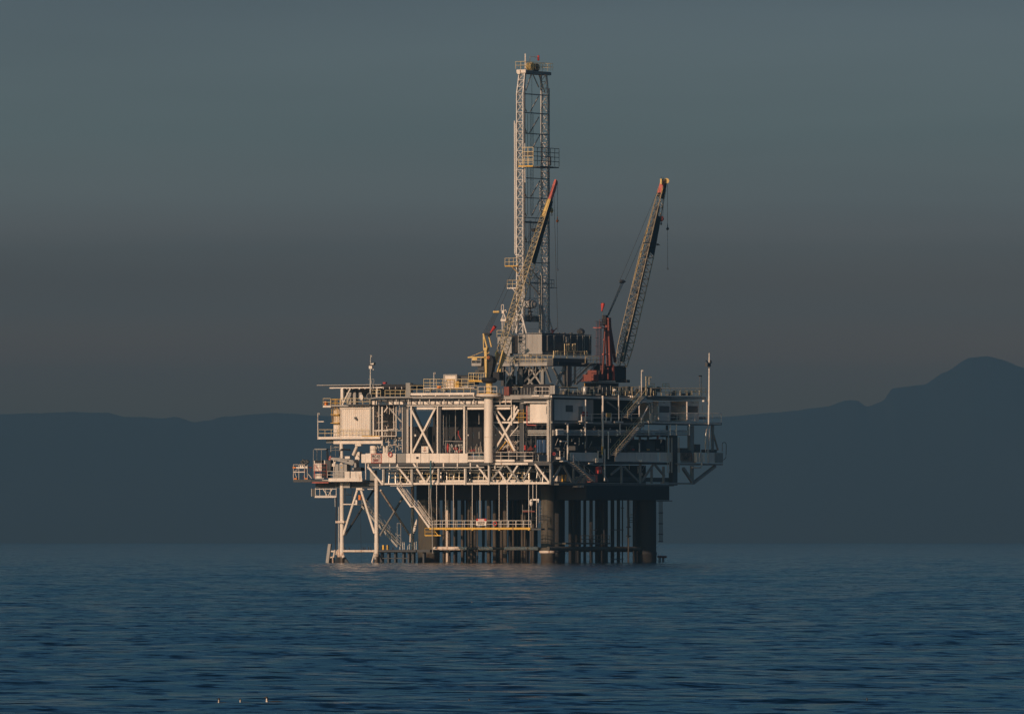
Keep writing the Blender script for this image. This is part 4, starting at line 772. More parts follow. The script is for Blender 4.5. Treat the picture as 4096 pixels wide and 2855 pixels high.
part('underfloor_equipment', DK, lambda q: (q.lb(d3(700, 1200), d3(860, 1400), 10, 13), q.lb(d3(560, 1290), d3(640, 1400), 9, 10), q.qb(d3(1230, 1110), d3(1560, 1160), x1+.2, x1-1.5)), par=t)
part('underfloor_pipework', ST, lambda q: [q.tube(L(d3(x, 1168), 7.4), L(d3(x+rnd.uniform(-8, 8), 1168+rnd.uniform(20, 110)), 7.6), .05, 5) for x in [520+i*38 for i in range(16)]], par=t)
part('edge_pipe', LG, lambda q: [q.tube(L(d3(500, y_), 7.1), L(d3(1150, y_), 7.1), .06, 6) for y_ in (1090, 1112)], par=t)
# doghouses on the drill floor
def panelbox(q, a, b, y0, y1, n):
    p, e = L(a, y0), L(b, y0); q.box(p.x, e.x, y0, y1, e.z, p.z)
    for i in range(n+1): x = p.x+(e.x-p.x)*i/n; q.box(x-.03, x+.03, y0-.04, y0, e.z, p.z)
gy = 9.0; gx = L(d3(1015, 755), gy).x
dgx = Q(d3(1650, 1000), gx).y
t = thing('driller_house', 'big grey panelled house on the drill floor with one sunlit and one dark side', 'cabin', L(d3(1300, 1010), 12))
part('wall', LG, lambda q: panelbox(q, d3(768, 758), d3(1015, 1008), gy, dgx, 4), par=t)
part('roof_strip', G, lambda q: q.box(L(d3(768, 0), gy).x, gx+.05, gy-.05, dgx+.05, L(d3(0, 757), gy).z, L(d3(0, 751), gy).z), par=t)
part('wall_rib', G, lambda q: [q.qb(d3(x, 770), d3(x+3, 970), gx+.12, gx) for x in (1085, 1095, 1170, 1182, 1295, 1308, 1385, 1470, 1540, 1562, 1628, 1640)], par=t)
part('side_wall', DG, lambda q: q.qb(d3(1018, 765), d3(1648, 1005), gx+.05, gx+.01), par=t)  # dark sheet over the grey wall, colours in the house's shaded side
part('wall_ladder', LG, lambda q: q.qb(d3(1328, 790), d3(1362, 865), gx+.2, gx+.1), par=t)
part('roof_vent', DG, lambda q: ([q.tube(Q(d3(x, 757), gx-1), Q(d3(x, 738), gx-1), .3, 8) for x in (1228, 1296, 1385)], q.sweep([Q(d3(1495, 752), gx-1.5), Q(d3(1500, 730), gx-1.5), Q(d3(1515, 722), gx-1.5), Q(d3(1530, 735), gx-1.5), Q(d3(1535, 752), gx-1.5)], [.3, .5, .55, .5, .3], 8)), par=t)
part('pipe_stand', RAILM, lambda q: [q.qb(d3(x, a), d3(x+3, b), gx+.5, gx+.4) for x, a, b in ((1310, 878, 1030), (1340, 878, 1080), (1365, 878, 970), (1410, 878, 960), (1430, 878, 1050), (1447, 878, 970), (1168, 968, 1065), (1198, 968, 1040), (1222, 968, 1020), (1565, 970, 1020), (1590, 970, 1050), (1455, 1000, 1050))], par=t)
part('wall_foot', LG, lambda q: (q.lb(d3(860, 975), d3(1020, 1010), gy-.1, gy), q.lb(d3(712, 992), d3(860, 1006), gy-.1, gy)), par=t)
t = thing('stair_house', 'narrow grey house with two stacked dark windows beside the big panelled drill floor house', 'cabin', L(d3(738, 1000), 9.2))
part('wall', LG, lambda q: q.lb(d3(710, 770), d3(765, 1005), 9.1, 11), par=t); part('window', GL, lambda q: q.lb(d3(716, 784), d3(760, 820), 9.04, 9.1), par=t); part('window', GL, lambda q: q.lb(d3(716, 832), d3(760, 866), 9.04, 9.1), par=t)
part('gap_wall', DK, lambda q: q.lb(d3(632, 775), d3(708, 990), 10, 12), par=t)
t = thing('pump_house', 'grey box house behind the yellow crane boom on the drill floor', 'cabin', L(d3(540, 1020), 9))
part('wall', LG, lambda q: (q.lb(d3(448, 792), d3(628, 880), 9, 13), q.lb(d3(490, 880), d3(628, 1000), 9, 13), q.lb(d3(500, 1000), d3(605, 1035), 9, 10)), par=t); part('roof_rail', RAILM, lambda q: q.rail([L(d3(440, 792), 9), L(d3(530, 792), 9)], h=1.0, sp=.9), par=t)
t = thing('choke_manifold', 'tangle of small grey pipes and wheels under the driller house front', 'manifold', L(d3(820, 1125), 7.6))
part('pipe', ST, lambda q: [q.tube(L(d3(x, y_), 7.5), L(d3(x+rnd.choice([0, 30, 18]), y_+rnd.choice([20, 0, 35])), 7.7), .05, 5) for x, y_ in [(rnd.uniform(560, 1130), rnd.uniform(1040, 1090)) for _ in range(44)]], par=t)
part('pump_body', G, lambda q: (q.lb(d3(760, 1010), d3(850, 1045), 8, 9), q.lb(d3(900, 1060), d3(1000, 1120), 8, 9), q.lb(d3(560, 1050), d3(680, 1125), 8, 9)), par=t)

# ================================================================ derrick mast
MY0 = 14.0; MX0 = L((2066.5, 1000), MY0).x; MW = L((2092, 1000), MY0).x-MX0; MY1 = Q((2164, 1000), MX0).y
MB0 = L(d2(530, 1600), MY0).z; MZB = L(d3(0, 760), MY0).z; MZM = L(d1(0, 560), MY0).z; MZT = L(d1(0, 310), MY0).z
t = thing('drilling_derrick', 'tall pale lattice drilling mast with two ladder legs rising over the platform', 'derrick', V3((MX0+MW/2, (MY0+MY1)/2, DFZ1)))
D = t
def mast(y0, y1s, label=None):
    # one lattice leg: two chords with horizontals and diagonals on front and back faces
    w_, d_ = MW, .35
    def f(q):
        quadB = [(MX0, y0, MZB), (MX0+w_, y0, MZB), (MX0+w_, y0+d_, MZB), (MX0, y0+d_, MZB)]
        quadM = [(MX0, y0, MZM), (MX0+w_, y0, MZM), (MX0+w_, y0+d_, MZM), (MX0, y0+d_, MZM)]
        s_ = y1s
        quadT = [(MX0+.15, y0+s_, MZT), (MX0+w_, y0+s_, MZT), (MX0+w_, y0+d_+s_, MZT), (MX0+.15, y0+d_+s_, MZT)]
        for A_, B_, n in ((quadB, quadM, 25), (quadM, quadT, 3)):
            q.lattice(A_, B_, n, .10, .065, faces=(0, 2) if n > 5 else (0,))
    part('mast_leg', MAST, f, par=t)
mast(MY0, .5); mast(MY1, -.5)
# sheathed inner chords and cross members between the legs
part('mast_chord', G, lambda q: (q.beam((MX0+MW, MY0+.45, MZB), (MX0+MW, MY0+.45, MZM+1), .22, .22), q.beam((MX0+MW, MY1+.4, MZB), (MX0+MW, MY1+.4, MZM+1), .25, .25)), par=t)
for y_ in (560, 800, 1065): zc = L(d1(400, y_), MY0).z; part('cross_beam', G, lambda q: q.beam((MX0+MW, MY0, zc), (MX0+MW, MY1+.4, zc), .12, .16), par=t)
for y_, hh in ((100, .25), (353, .25), (607, .25), (665, .5), (922, .2), (1180, .25), (1440, .4)): zc = L(d2(600, y_), MY0).z; part('cross_beam', G if y_ != 665 else DG, lambda q: q.beam((MX0+MW, MY0, zc), (MX0+MW, MY1+.4, zc), .12, hh*.55), par=t)
def dq(nm, m, a, b, w_, rr=d1): part(nm, m, lambda q: q.tube(Q(rr(*a), MX0+MW*.9), Q(rr(*b), MX0+MW*.9), w_, 5), par=t)
for a, b in (((460, 320), (395, 520)), ((490, 320), (560, 480)), ((560, 310), (640, 550)), ((560, 590), (450, 790)), ((375, 735), (405, 790)), ((560, 860), (440, 1065)), ((375, 985), (405, 1065)), ((575, 1090), (490, 1240))): dq('diagonal_brace', LG, a, b, .10)
for a, b in (((830, 140), (715, 340)), ((630, 285), (660, 350)), ((830, 380), (720, 590)), ((635, 540), (660, 590)), ((830, 700), (720, 900)), ((640, 850), (660, 920)), ((720, 1270), (840, 1420)), ((830, 1280), (720, 1400)), ((700, 1450), (830, 1600))): dq('diagonal_brace', LG, a, b, .10, d2)
for x in (385, 418, 452, 472, 488): part('drill_line', CB, lambda q: q.tube(Q(d1(x, 320 if x == 472 else 820), MX0+MW+.1), Q(d2(x*.0+((1980+x/3.2)-1900)*3.2, 575), MX0+MW+.1), .035, 4), par=t)
for x in (665, 690, 715, 742, 770): part('drill_line', CB, lambda q: q.tube(Q(d2(x, 680), MX0+MW+.1), Q(d2(x-8, 1180), MX0+MW+.1), .035, 4), par=t)
part('ladder', ST, lambda q: q.ladder((MX0+.4, MY0+.5, MZB+8), (MX0+.4, MY0+.5, MZT), (.4, 0, 0)), par=t)
part('ladder', LG, lambda q: q.ladder(Q(d2(765, 1600), MX0+.2), Q(d2(765, 1230), MX0+.2), (0, 1.0, 0), step=.5), par=t); part('ladder', LG, lambda q: q.ladder(Q(d3(925, 500), MX0+.2), Q(d3(925, 20), MX0+.2), (0, .9, 0), step=.5), par=t)
part('stand_pipe', MAST, lambda q: q.path([L(d1(250, 910), MY0-.2), L(d2(510, 1070), MY0-.2), L(d2(520, 1085), MY0-.2), L(d2(610, 1100), MY0-.2)], .1, 8), par=t)
part('stand_pipe', MAST, lambda q: q.tube(L(d1(262, 940), MY0-.1), L(d2(522, 1060), MY0-.1), .07, 6), par=t); part('stand_pipe', MAST, lambda q: q.tube(L(d1(382, 1195), MY0-.2), L(d2(640, 160), MY0-.2), .08, 6), par=t)
part('stand_pipe', MAST, lambda q: q.path([Q(d2(947, 560), MX0+.5), Q(d2(945, 1600), MX0+.5), Q(d3(1107, 400), MX0+.5), Q(d3(1100, 520), MX0+.5), Q(d3(1150, 700), MX0+.5)], .13, 8), par=t)
part('counterweight_pipe', MAST, lambda q: q.tube(Q(d2(832, 170), MX0+.5), Q(d2(830, 540), MX0+.5), .1, 6), par=t)
# crown
part('crown_platform', G, lambda q: q.box(MX0-.1, MX0+MW+.3, MY0+.6, MY1+.7, MZT, MZT+.5), par=t); part('crown_beam', W, lambda q: (q.box(MX0-.2, MX0+MW+.3, MY0+.3, MY0+.6, MZT+.1, MZT+.6), q.lb(d1(285, 258), d1(318, 310), MY0, MY0+.5)), par=t)
cz = MZT+.7
part('crown_railing', RAILM, lambda q: (q.rail([(MX0-.3, MY0+.2, cz), (MX0+MW+.4, MY0+.2, cz), (MX0+MW+.4, MY1+1, cz)], h=1.15, sp=.8, r=.035), q.rail([(MX0-.3, MY0+.2, cz), (MX0-.3, MY1+1, cz), (MX0+MW+.4, MY1+1, cz)], h=1.15, sp=.9, r=.03)), par=t)
part('crown_sheave', CRY, lambda q: [q.tube((MX0+.3+i*.25, MY0+3.0, cz+.5), (MX0+.42+i*.25, MY0+3.0, cz+.5), .62, 14) for i in range(4)], par=t); part('crown_sheave', DK, lambda q: [q.tube((MX0+.4+i*.3, MY0+4.6, cz+.4), (MX0+.55+i*.3, MY0+4.6, cz+.4), .6, 14) for i in range(3)], par=t)
part('gin_pole', W, lambda q: q.tube(L(d1(388, 240), MY0+.5), L(d1(388, 50), MY0+.5), .1, 6), par=t)
part('beacon_arm', W, lambda q: q.path([Q(d1(447, 240), MX0), Q(d1(447, 88), MX0), Q(d1(495, 90), MX0), Q(d1(548, 97), MX0)], .06, 6), par=t)
bc = Q(d1(555, 140), MX0); part('beacon', RD, lambda q: q.lathe(bc, [(0, .1), (.05, .17), (.35, .17), (.4, .1), (.45, .17), (.75, .17), (.85, .06)], 12), par=t)
# monkey board
mz = L(d1(300, 1490), MY0-1).z; bq_ = Q(d1(820, 1480), MX0+4).y
part('monkey_board', DG, lambda q: q.box(MX0+1.0, MX0+4.0, MY0+.4, bq_, mz-.12, mz+.05), par=t); part('monkey_board', YE, lambda q: q.box(L(d1(300, 0), MY0-1).x, L(d1(487, 0), MY0-1).x, MY0-1.05, MY0-.95, mz-.1, mz+.1), par=t)
ax_, bx_ = L(d1(302, 1490), MY0-1).x, L(d1(487, 1490), MY0-1).x
part('board_railing', RAILM, lambda q: (q.rail([(L(d1(355, 0), MY0-1).x, MY0-1, mz+.2), (bx_, MY0-1, mz+.2)], h=L(d1(0, 1258), MY0-1).z-mz-.2, sp=.75, mids=4, r=.055), q.rail([(ax_, MY0-1, mz), (bx_, MY0-1, mz)], h=1.1, sp=.8, r=.035)), par=t)
bq = Q(d1(820, 1480), bx_).y
part('board_railing', DG, lambda q: q.rail([(bx_, MY0-1, mz+.2), (bx_, bq, mz+.2)], h=L(d1(0, 1255), MY0-1).z-mz-.2, sp=1.3, mids=4, r=.05), par=t)
part('board_locker', DG, lambda q: (q.lb(d1(385, 1310), d1(480, 1360), MY0-.8, MY0-.4), q.tube(Q(d1(700, 1370), bx_-.5), Q(d1(700, 1480), bx_-.5), .25, 8), q.qb(d1(600, 1490), d1(740, 1505), bx_, bx_-2)), par=t)
# lower side platforms
def sidep(a, b, ztop, y0, lab, rr=d2, m=YE):
    p, e = L(rr(*a), y0), L(rr(*b), y0)
    part('side_platform', m, lambda q: (q.box(p.x, e.x, y0-.05, y0+1.2, e.z-.15, e.z), q.tube((p.x+(e.x-p.x)*.5, y0, e.z-.1), (e.x+.1, y0, e.z-1.2), .05, 5)), par=t)
    part('platform_railing', RAILM, lambda q: q.rail([(p.x, y0, e.z), (e.x, y0, e.z)], h=ztop, sp=.8, r=.035), par=t)
    part('platform_railing', RAILM, lambda q: q.rail([(p.x, y0, e.z), (p.x, y0+1.1, e.z)], h=ztop, sp=.8), par=t)
sidep((383, 1120), (545, 1222), 1.15, MY0-.3, ''); sidep((412, 1405), (545, 1505), 1.15, MY0-.3, '', m=W)
p = Q(d2(1012, 1505), MX0+.6); part('side_platform', G, lambda q: q.box(MX0, MX0+1.2, MY1+.8, p.y, p.z-.1, p.z), par=t); part('platform_railing', G, lambda q: q.rail([(MX0+.6, MY1+.8, p.z), (MX0+.6, p.y, p.z)], h=1.2, sp=.9), par=t)
# raking base legs, travelling block, racking gear
part('base_leg', MAST, lambda q: q.beam(L(d3(762, 520), MY0-.3), L(d3(822, 752), MY0-.3), .22, .22), par=t); part('base_leg', LG, lambda q: q.beam(Q(d3(1003, 0), MX0+MW), Q(d3(1003, 750), MX0+MW), .55, .35), par=t)
part('base_leg', MAST, lambda q: (q.beam(Q(d3(1020, 400), MX0+MW), Q(d3(1050, 520), MX0+MW), .2, .3), q.beam(Q(d3(1046, 520), MX0+MW), Q(d3(1036, 752), MX0+MW), .25, .5)), par=t)
part('base_leg', MAST, lambda q: (q.tube(L(d3(765, 180), MY0-.1), L(d3(765, 500), MY0-.1), .12, 8), q.tube(L(d3(790, 90), MY0-.1), L(d3(790, 400), MY0-.1), .1, 8), q.tube(L(d3(700, 520), MY0-.4), L(d3(690, 740), MY0-.4), .18, 8), q.lb(d3(700, 505), d3(760, 517), MY0-.4, MY0)), par=t)
part('base_beam', G, lambda q: (q.qb(d3(790, 292), d3(1070, 308), MX0+.8, MX0+.5), q.qb(d3(740, 505), d3(980, 520), MX0+.8, MX0+.5), q.qb(d3(740, 680), d3(980, 690), MX0+.8, MX0+.5)), par=t)
part('base_beam', W, lambda q: q.qb(d3(1015, 292), d3(1068, 308), MX0+.9, MX0+.82), par=t)
part('stabbing_basket', G, lambda q: (q.lb(d3(600, 540), d3(740, 600), MY0+1, MY0+2), q.qb(d3(800, 520), d3(985, 600), MX0+.4, MX0-.6)), par=t)
part('racking_board', MAST, lambda q: [q.tube(L(d3(x, 520), MY0+.5), L(d3(x, 740), MY0+.5), .06, 5) for x in (510, 532, 575, 600, 640, 660, 680)], par=t)
part('hydraulic_frame', W, lambda q: (q.tube(L(d3(497, 380), MY0-.5), L(d3(497, 460), MY0-.5), .05), q.tube(L(d3(525, 380), MY0-.5), L(d3(525, 460), MY0-.5), .05), q.tube(L(d3(497, 380), MY0-.5), L(d3(525, 380), MY0-.5), .05), q.lb(d3(502, 452), d3(530, 492), MY0-.7, MY0-.3), q.path([L(d3(535, 462), MY0-.5), L(d3(545, 448), MY0-.5), L(d3(560, 455), MY0-.5), L(d3(563, 480), MY0-.5)], .07, 6),
   q.lb(d3(488, 565), d3(560, 590), MY0-.8, MY0-.2), q.tube(L(d3(525, 492), MY0-.5), L(d3(500, 565), MY0-.5), .07), q.tube(L(d3(530, 492), MY0-.5), L(d3(555, 565), MY0-.5), .07), q.tube(L(d3(505, 590), MY0-.5), L(d3(510, 720), MY0-.5), .06)), par=t)
t = thing('travelling_block', 'round grey travelling block hanging low inside the drilling mast', 'hoist block', Q(d3(862, 470), MX0+.6))
part('block_body', LG, lambda q: q.sweep([Q(d3(862, y_), MX0+.6) for y_ in (430, 415, 370, 330, 316)], [.35, 1.0, 1.15, .9, .4], 14), par=t)
part('hook', DG, lambda q: (q.sweep([Q(d3(862, y_), MX0+.6) for y_ in (600, 560, 430)], [.25, .45, .2], 8), q.tube(Q(d3(830, 470), MX0+.6), Q(d3(900, 470), MX0+.6), .09)), par=t)
part('cable', CB, lambda q: [q.tube(Q(d3(855+i*7, 320), MX0+.6), Q(d2(700+i*10, 640), MX0+.6), .025, 4) for i in range(3)], par=t)
t = thing('kelly_hose_head', 'orange-red valve head at the foot of the long pale standpipe', 'valve', Q(d3(1155, 745), MX0+.5))
part('valve_body', PK, lambda q: (q.sweep([Q(d3(1150, 748), MX0+.5), Q(d3(1155, 715), MX0+.5), Q(d3(1150, 700), MX0+.5)], [.15, .3, .2], 8), q.tube(Q(d3(1165, 715), MX0+.5), Q(d3(1205, 682), MX0+.5), .07, 6), q.torus(Q(d3(1135, 720), MX0+.5), .3, .04, 'x')), par=t)

# ================================================================ yellow crane
def crane_cable(q, a, b): q.tube(a, b, .03, 4)
cy = -1.0; pc = L((1954.5, 2250), cy); PX = pc.x
t = thing('pedestal_crane', 'yellow lattice boom crane on a cream round pedestal at the sunlit front of the platform', 'crane', V3((PX, cy, L((1954, 1850), cy).z)), 'cranes of the platform')
Y1 = t
zz_ = lambda py: L((1954, py), cy).z
part('pedestal', W, lambda q: q.lathe((PX, cy, 0), [(zz_(1850), .71), (zz_(1590), .71)], 32), par=t)
part('pedestal_band', WR, lambda q: q.lathe((PX, cy, 0), [(zz_(1750), .715), (zz_(1748), .74), (zz_(1746), .715)], 32), par=t)
part('pedestal_neck', CRY, lambda q: q.lathe((PX+.1, cy, 0), [(zz_(1572), .5), (zz_(1531), .52)], 24), par=t); part('ring_platform', W, lambda q: q.lathe((PX+.05, cy, 0), [(zz_(1590), .8), (zz_(1585), 1.9), (zz_(1576), 1.95), (zz_(1575), .5)], 28), par=t)
part('kick_ring', YE, lambda q: q.lathe((PX+.05, cy, 0), [(zz_(1576), 1.9), (zz_(1573), 1.9)], 28), par=t)
part('slew_deck', YE, lambda q: (q.lb(d3(78, 1345), d3(310, 1362), cy-.5, cy+1.2), q.poly([L(d3(*c), cy-.5) for c in ((110, 1362), (330, 1362), (330, 1375))], (0, 1.5, 0))), par=t); part('slew_ring', DK, lambda q: q.lathe((PX+.1, cy, 0), [(zz_(1531), .9), (zz_(1524), 1.2), (zz_(1515), 1.2), (zz_(1510), .9)], 24), par=t)
part('slew_railing', RAILM, lambda q: (q.rail([L(d3(78, 1345), cy-.45), L(d3(300, 1345), cy-.45)], h=1.1, sp=.42, r=.03), q.rail([L(d3(78, 1345), cy+1.1), L(d3(200, 1345), cy+1.1)], h=1.1, sp=.8)), par=t)
part('machinery', DK, lambda q: (q.poly([L(d3(*c), cy+.2) for c in ((315, 1020), (375, 1040), (395, 1100), (370, 1250), (350, 1330), (310, 1340))], (0, .9, 0)), q.lb(d3(390, 1240), d3(470, 1345), cy+.3, cy+1.6)), par=t)
part('mast_column', CRY, lambda q: (q.poly([L(d3(*c), cy-.3) for c in ((275, 970), (308, 960), (310, 1330), (290, 1330))], (0, .5, 0)), q.poly([L(d3(*c), cy-.35) for c in ((262, 932), (318, 925), (306, 968), (270, 965))], (0, .7, 0))), par=t)
part('mast_column', CRY, lambda q: q.poly([L(d3(*c), cy+.9) for c in ((455, 1335), (475, 1345), (490, 1200), (475, 1205))], (0, .4, 0)), par=t)
part('a_frame', CRY, lambda q: (q.beam(L(d3(268, 750), cy), L(d3(315, 925), cy), .22, .22), q.beam(L(d3(268, 750), cy), L(d3(272, 930), cy), .14, .14), q.beam(L(d3(335, 770), cy+.6), L(d3(372, 920), cy+.6), .18, .18), q.tube(L(d3(320, 1010), cy), L(d3(345, 985), cy), .06)), par=t)
part('a_frame_head', DK, lambda q: q.poly([L(d3(*c), cy-.1) for c in ((262, 752), (285, 740), (340, 742), (350, 758), (325, 778), (290, 772))], (0, .7, 0)), par=t)
part('winch_drum', DK, lambda q: q.tube(L(d3(330, 1058), cy-.1), L(d3(330, 1058), cy+.8), .5, 16), par=t); part('winch_light', ORG, lambda q: q.torus(L(d3(330, 1055), cy-.15), .17, .05), par=t)
cab = part('cab', LG, lambda q: (q.lb(d3(116, 1128), d3(238, 1162), cy-.4, cy+1), q.lb(d3(116, 1060), d3(121, 1128), cy-.4, cy+1), q.lb(d3(232, 1060), d3(240, 1128), cy-.4, cy+1), q.lb(d3(170, 1060), d3(176, 1128), cy-.42, cy-.3), q.lb(d3(116, 1088), d3(238, 1094), cy-.42, cy-.3)), par=t)
part('cab_roof', CRY, lambda q: (q.lb(d3(66, 1046), d3(275, 1058), cy-.5, cy+1.1), q.tube(L(d3(100, 1045), cy), L(d3(265, 978), cy), .04)), par=cab); part('cab_panel', CRY, lambda q: q.lb(d3(122, 1060), d3(185, 1090), cy-.46, cy-.43), par=cab)
part('cab_window', GL, lambda q: q.lb(d3(122, 1092), d3(232, 1126), cy-.3, cy-.28), par=cab)
part('cab_bracket', DG, lambda q: (q.lb(d3(160, 1215), d3(300, 1262), cy+.3, cy+1), q.lb(d3(196, 1165), d3(275, 1225), cy, cy+.8), q.lb(d3(240, 1080), d3(272, 1165), cy+.3, cy+.8)), par=t)
# boom
BX0 = PX+.2
foot, tip = Q(d3(400, 1318), BX0), Q((2216, 748), BX0)
dv = (tip-foot).normalized(); nv = V3((0, dv.z, -dv.y))           # across the boom, away from the sun
def boomq(s_, w_, h_, off=0): c = foot.lerp(tip, s_)+nv*off; return [c+V3((-w_/2, 0, 0))-nv*h_/2, c+V3((w_/2, 0, 0))-nv*h_/2, c+V3((w_/2, 0, 0))+nv*h_/2, c+V3((-w_/2, 0, 0))+nv*h_/2]
boom = part('boom', TAN, lambda q: (q.lattice(boomq(.13, 1.15, 1.3), boomq(.57, 1.15, 1.3), 18, .07, .035), q.lattice(boomq(.57, 1.15, 1.3), boomq(.86, .8, .9), 11, .065, .035)), par=t)
part('boom_foot', CRY, lambda q: [q.add([V3(v) for v in (foot+V3((s_*.5, 0, 0)), foot+V3((s_*.62, 0, 0)), boomq(.13, 1.2, 1.3)[0 if s_ < 0 else 1], boomq(.13, 1.2, 1.3)[3 if s_ < 0 else 2])], [(0, 2, 3), (0, 3, 1), (0, 1, 2), (1, 3, 2)]) for s_ in (-1, 1)]+[q.beam(foot+V3((s_*.5, -.1, 0)), foot.lerp(tip, .13)+V3((s_*.55, 0, 0))-nv*.6, .2, .3) for s_ in (-1, 1)], par=t)
part('boom_side_panel', DK, lambda q: q.add([boomq(.60, 1.16, 1.25)[1], boomq(.60, 1.16, 1.25)[2], boomq(.93, .72, .8)[2], boomq(.93, .72, .8)[1], boomq(.60, 1.22, 1.25)[1], boomq(.60, 1.22, 1.25)[2], boomq(.93, .78, .8)[2], boomq(.93, .78, .8)[1]], [(0,1,2,3),(4,7,6,5),(0,4,5,1),(1,5,6,2),(2,6,7,3),(3,7,4,0)]), par=t)
def hull(q, A_, B_): q.add(A_+B_, [(0,1,2,3),(4,7,6,5)]+[(i, i+4, (i+1) % 4+4, (i+1) % 4) for i in range(4)])
part('boom_tip_section', CRY, lambda q: hull(q, boomq(.84, .8, .7), boomq(.93, .7, .7)), par=t)
part('boom_head', PK, lambda q: (hull(q, boomq(.93, .5, .5), boomq(.99, .45, .7, .1)), hull(q, boomq(.99, .45, .7, .1), boomq(1.035, .3, .6, .05))), par=t)
part('boom_lamp', DK, lambda q: (q.tube(Q(d2(740, 772), BX0-.8), Q(d2(785, 765), BX0-.8), .28, 8),), par=t); part('boom_rest', CRY, lambda q: q.tube(foot.lerp(tip, .57)-nv*.8, foot.lerp(tip, .57)+nv*.9, .06), par=t)
spr = V3((PX, cy, 0)); sp_ = L(d3(432, 470), cy+3)
part('spreader', CRY, lambda q: q.sweep([L(d3(x, 472), cy+3) for x in (394, 405, 425, 440, 460, 472)], [.12, .24, .17, .17, .22, .1], 8), par=t)
gh = L(d3(300, 745), cy)
part('boom_rope', CB, lambda q: ([crane_cable(q, gh+V3((k*.25, 0, 0)), sp_+V3((k*.2, 0, -.1))) for k in (-2, -1, 0, 1, 2)], [crane_cable(q, sp_+V3((k*.4, 0, .1)), tip+V3((k*.2, 0, 0))-nv*.5) for k in (-1, 1)]), par=t)
hx = tip+V3((0, 1.2, 0))
part('hoist_rope', CB, lambda q: (crane_cable(q, Q(d2(1058, 165), BX0), Q(d2(1055, 640), BX0)), crane_cable(q, Q(d2(998, 300), BX0), Q(d2(985, 490), BX0)), crane_cable(q, Q(d2(1010, 300), BX0), Q(d3(1220, 720), BX0)), crane_cable(q, tip, Q(d2(1058, 165), BX0))), par=t)
def ball(c, lab, m, low):
    t = thing('hook_ball', lab, 'hook ball', c, 'hook balls on the crane lines')
    part('ball', m, lambda q: q.lathe(c-V3((0, 0, .2)), [(0, .08), (.1, .2), (.22, .24), (.36, .19), (.45, .08), (1.0, .05)], 10), par=t)
    part('sling', CB, lambda q: q.tube(c-V3((0, 0, .2)), low, .025, 4), par=t); part('hook', DG, lambda q: q.torus(low-V3((0, 0, .12)), .12, .04), par=t)
ball(Q(d2(1055, 655), BX0), 'orange hook ball with long sling below the yellow crane tip', ORG, Q(d2(1058, 1270), BX0))
t = thing('hook_block', 'yellow and black hook block hanging beside the yellow crane boom', 'hook block', Q(d2(985, 590), BX0), 'hook blocks of the cranes')
c = Q(d2(981, 520), BX0); part('block', CRY, lambda q: q.sweep([c+V3((0, 0, z_)) for z_ in (-.42, -.25, .1, .35, .48)], [.08, .24, .27, .2, .08], 8), par=t); part('stripe', DK, lambda q: q.sweep([c+V3((0, -.02, z_)) for z_ in (-.05, .02)], [.285, .285], 8), par=t); part('hook', DG, lambda q: q.torus(c-V3((0, 0, .65)), .13, .045), par=t)
def sock(a, b, r0, r1_, pole, lab):
    t = thing('windsock', lab, 'windsock', pole, 'windsocks on the cranes')
    part('sock', RD, lambda q: q.sweep([a, a.lerp(b, .3), a.lerp(b, .75), b], [r0, r0*.95, r1_*1.2, r1_], 10), par=t); part('pole', DG, lambda q: q.tube(pole, a, .035, 5), par=t); part('hoop', DK, lambda q: q.tube(a, a.lerp(b, .04), r0*1.06, 10), par=t)
sock(L(d3(418, 655), cy), L(d3(358, 738), cy), .27, .12, L(d3(345, 760), cy), 'bright red windsock streaming down left from the yellow crane frame')

# ================================================================ rust red crane
RX = -2.0
rb = Q(c2(560, 1330), RX)
t = thing('pedestal_crane', 'rust red crane with tall A-frame and dark lattice boom on the shaded side', 'crane', rb, 'cranes of the platform')
R1 = t
q0 = lambda x, y, dx=0: Q(c2(x, y), RX+dx)
part('slew_deck', DK, lambda q: (q.qb(c2(230, 1330), c2(780, 1350), RX+1, RX-2), q.qb(c2(300, 1350), c2(620, 1440), RX+.6, RX-1.5), q.qb(c2(735, 1310), c2(780, 1345), RX+1, RX-1)), par=t)
part('cab', OR, lambda q: q.qb(c2(262, 1235), c2(328, 1325), RX+.9, RX-1), par=t); part('cab', OR, lambda q: q.qb(c2(305, 1175), c2(332, 1235), RX+.8, RX-.8), par=t); part('cab_step', OR, lambda q: q.qb(c2(234, 1318), c2(330, 1338), RX+1, RX-1), par=t)
part('cab_railing', OR, lambda q: q.rail([q0(232, 1330, 1), q0(330, 1330, 1)], h=1.25, sp=.9, r=.035), par=t)
part('machinery_house', DK, lambda q: q.poly([q0(*c) for c in ((420, 1110), (470, 1120), (540, 1085), (555, 1130), (600, 1120), (727, 1110), (727, 1325), (340, 1330), (350, 1180), (420, 1170))], (-2, 0, 0)), par=t)
part('machinery_part', OR, lambda q: (q.qb(c2(395, 1148), c2(460, 1165), RX+.4, RX), q.tube(q0(470, 1140, .3), q0(470, 1320, .3), .12), q.tube(q0(540, 1100, .3), q0(545, 1320, .3), .2)), par=t)
part('gantry_leg', OR, lambda q: (q.beam(q0(428, 570, .6), q0(388, 1300, .6), .26, .3),), par=t); part('gantry_leg', OR, lambda q: q.beam(q0(448, 570, .6), q0(467, 1110, .6), .2, .24), par=t)
part('gantry_leg', OR, lambda q: q.beam(q0(468, 430), q0(492, 1110), .7, .75), par=t); part('gantry_leg', OR, lambda q: q.beam(q0(480, 470), q0(572, 1060), .35, .42), par=t)
part('gantry_crossbar', PK, lambda q: (q.qb(c2(418, 733), c2(450, 748), RX+.8, RX+.5), q.qb(c2(405, 938), c2(462, 960), RX+.8, RX+.5), q.qb(c2(485, 940), c2(560, 955), RX+.2, RX)), par=t)
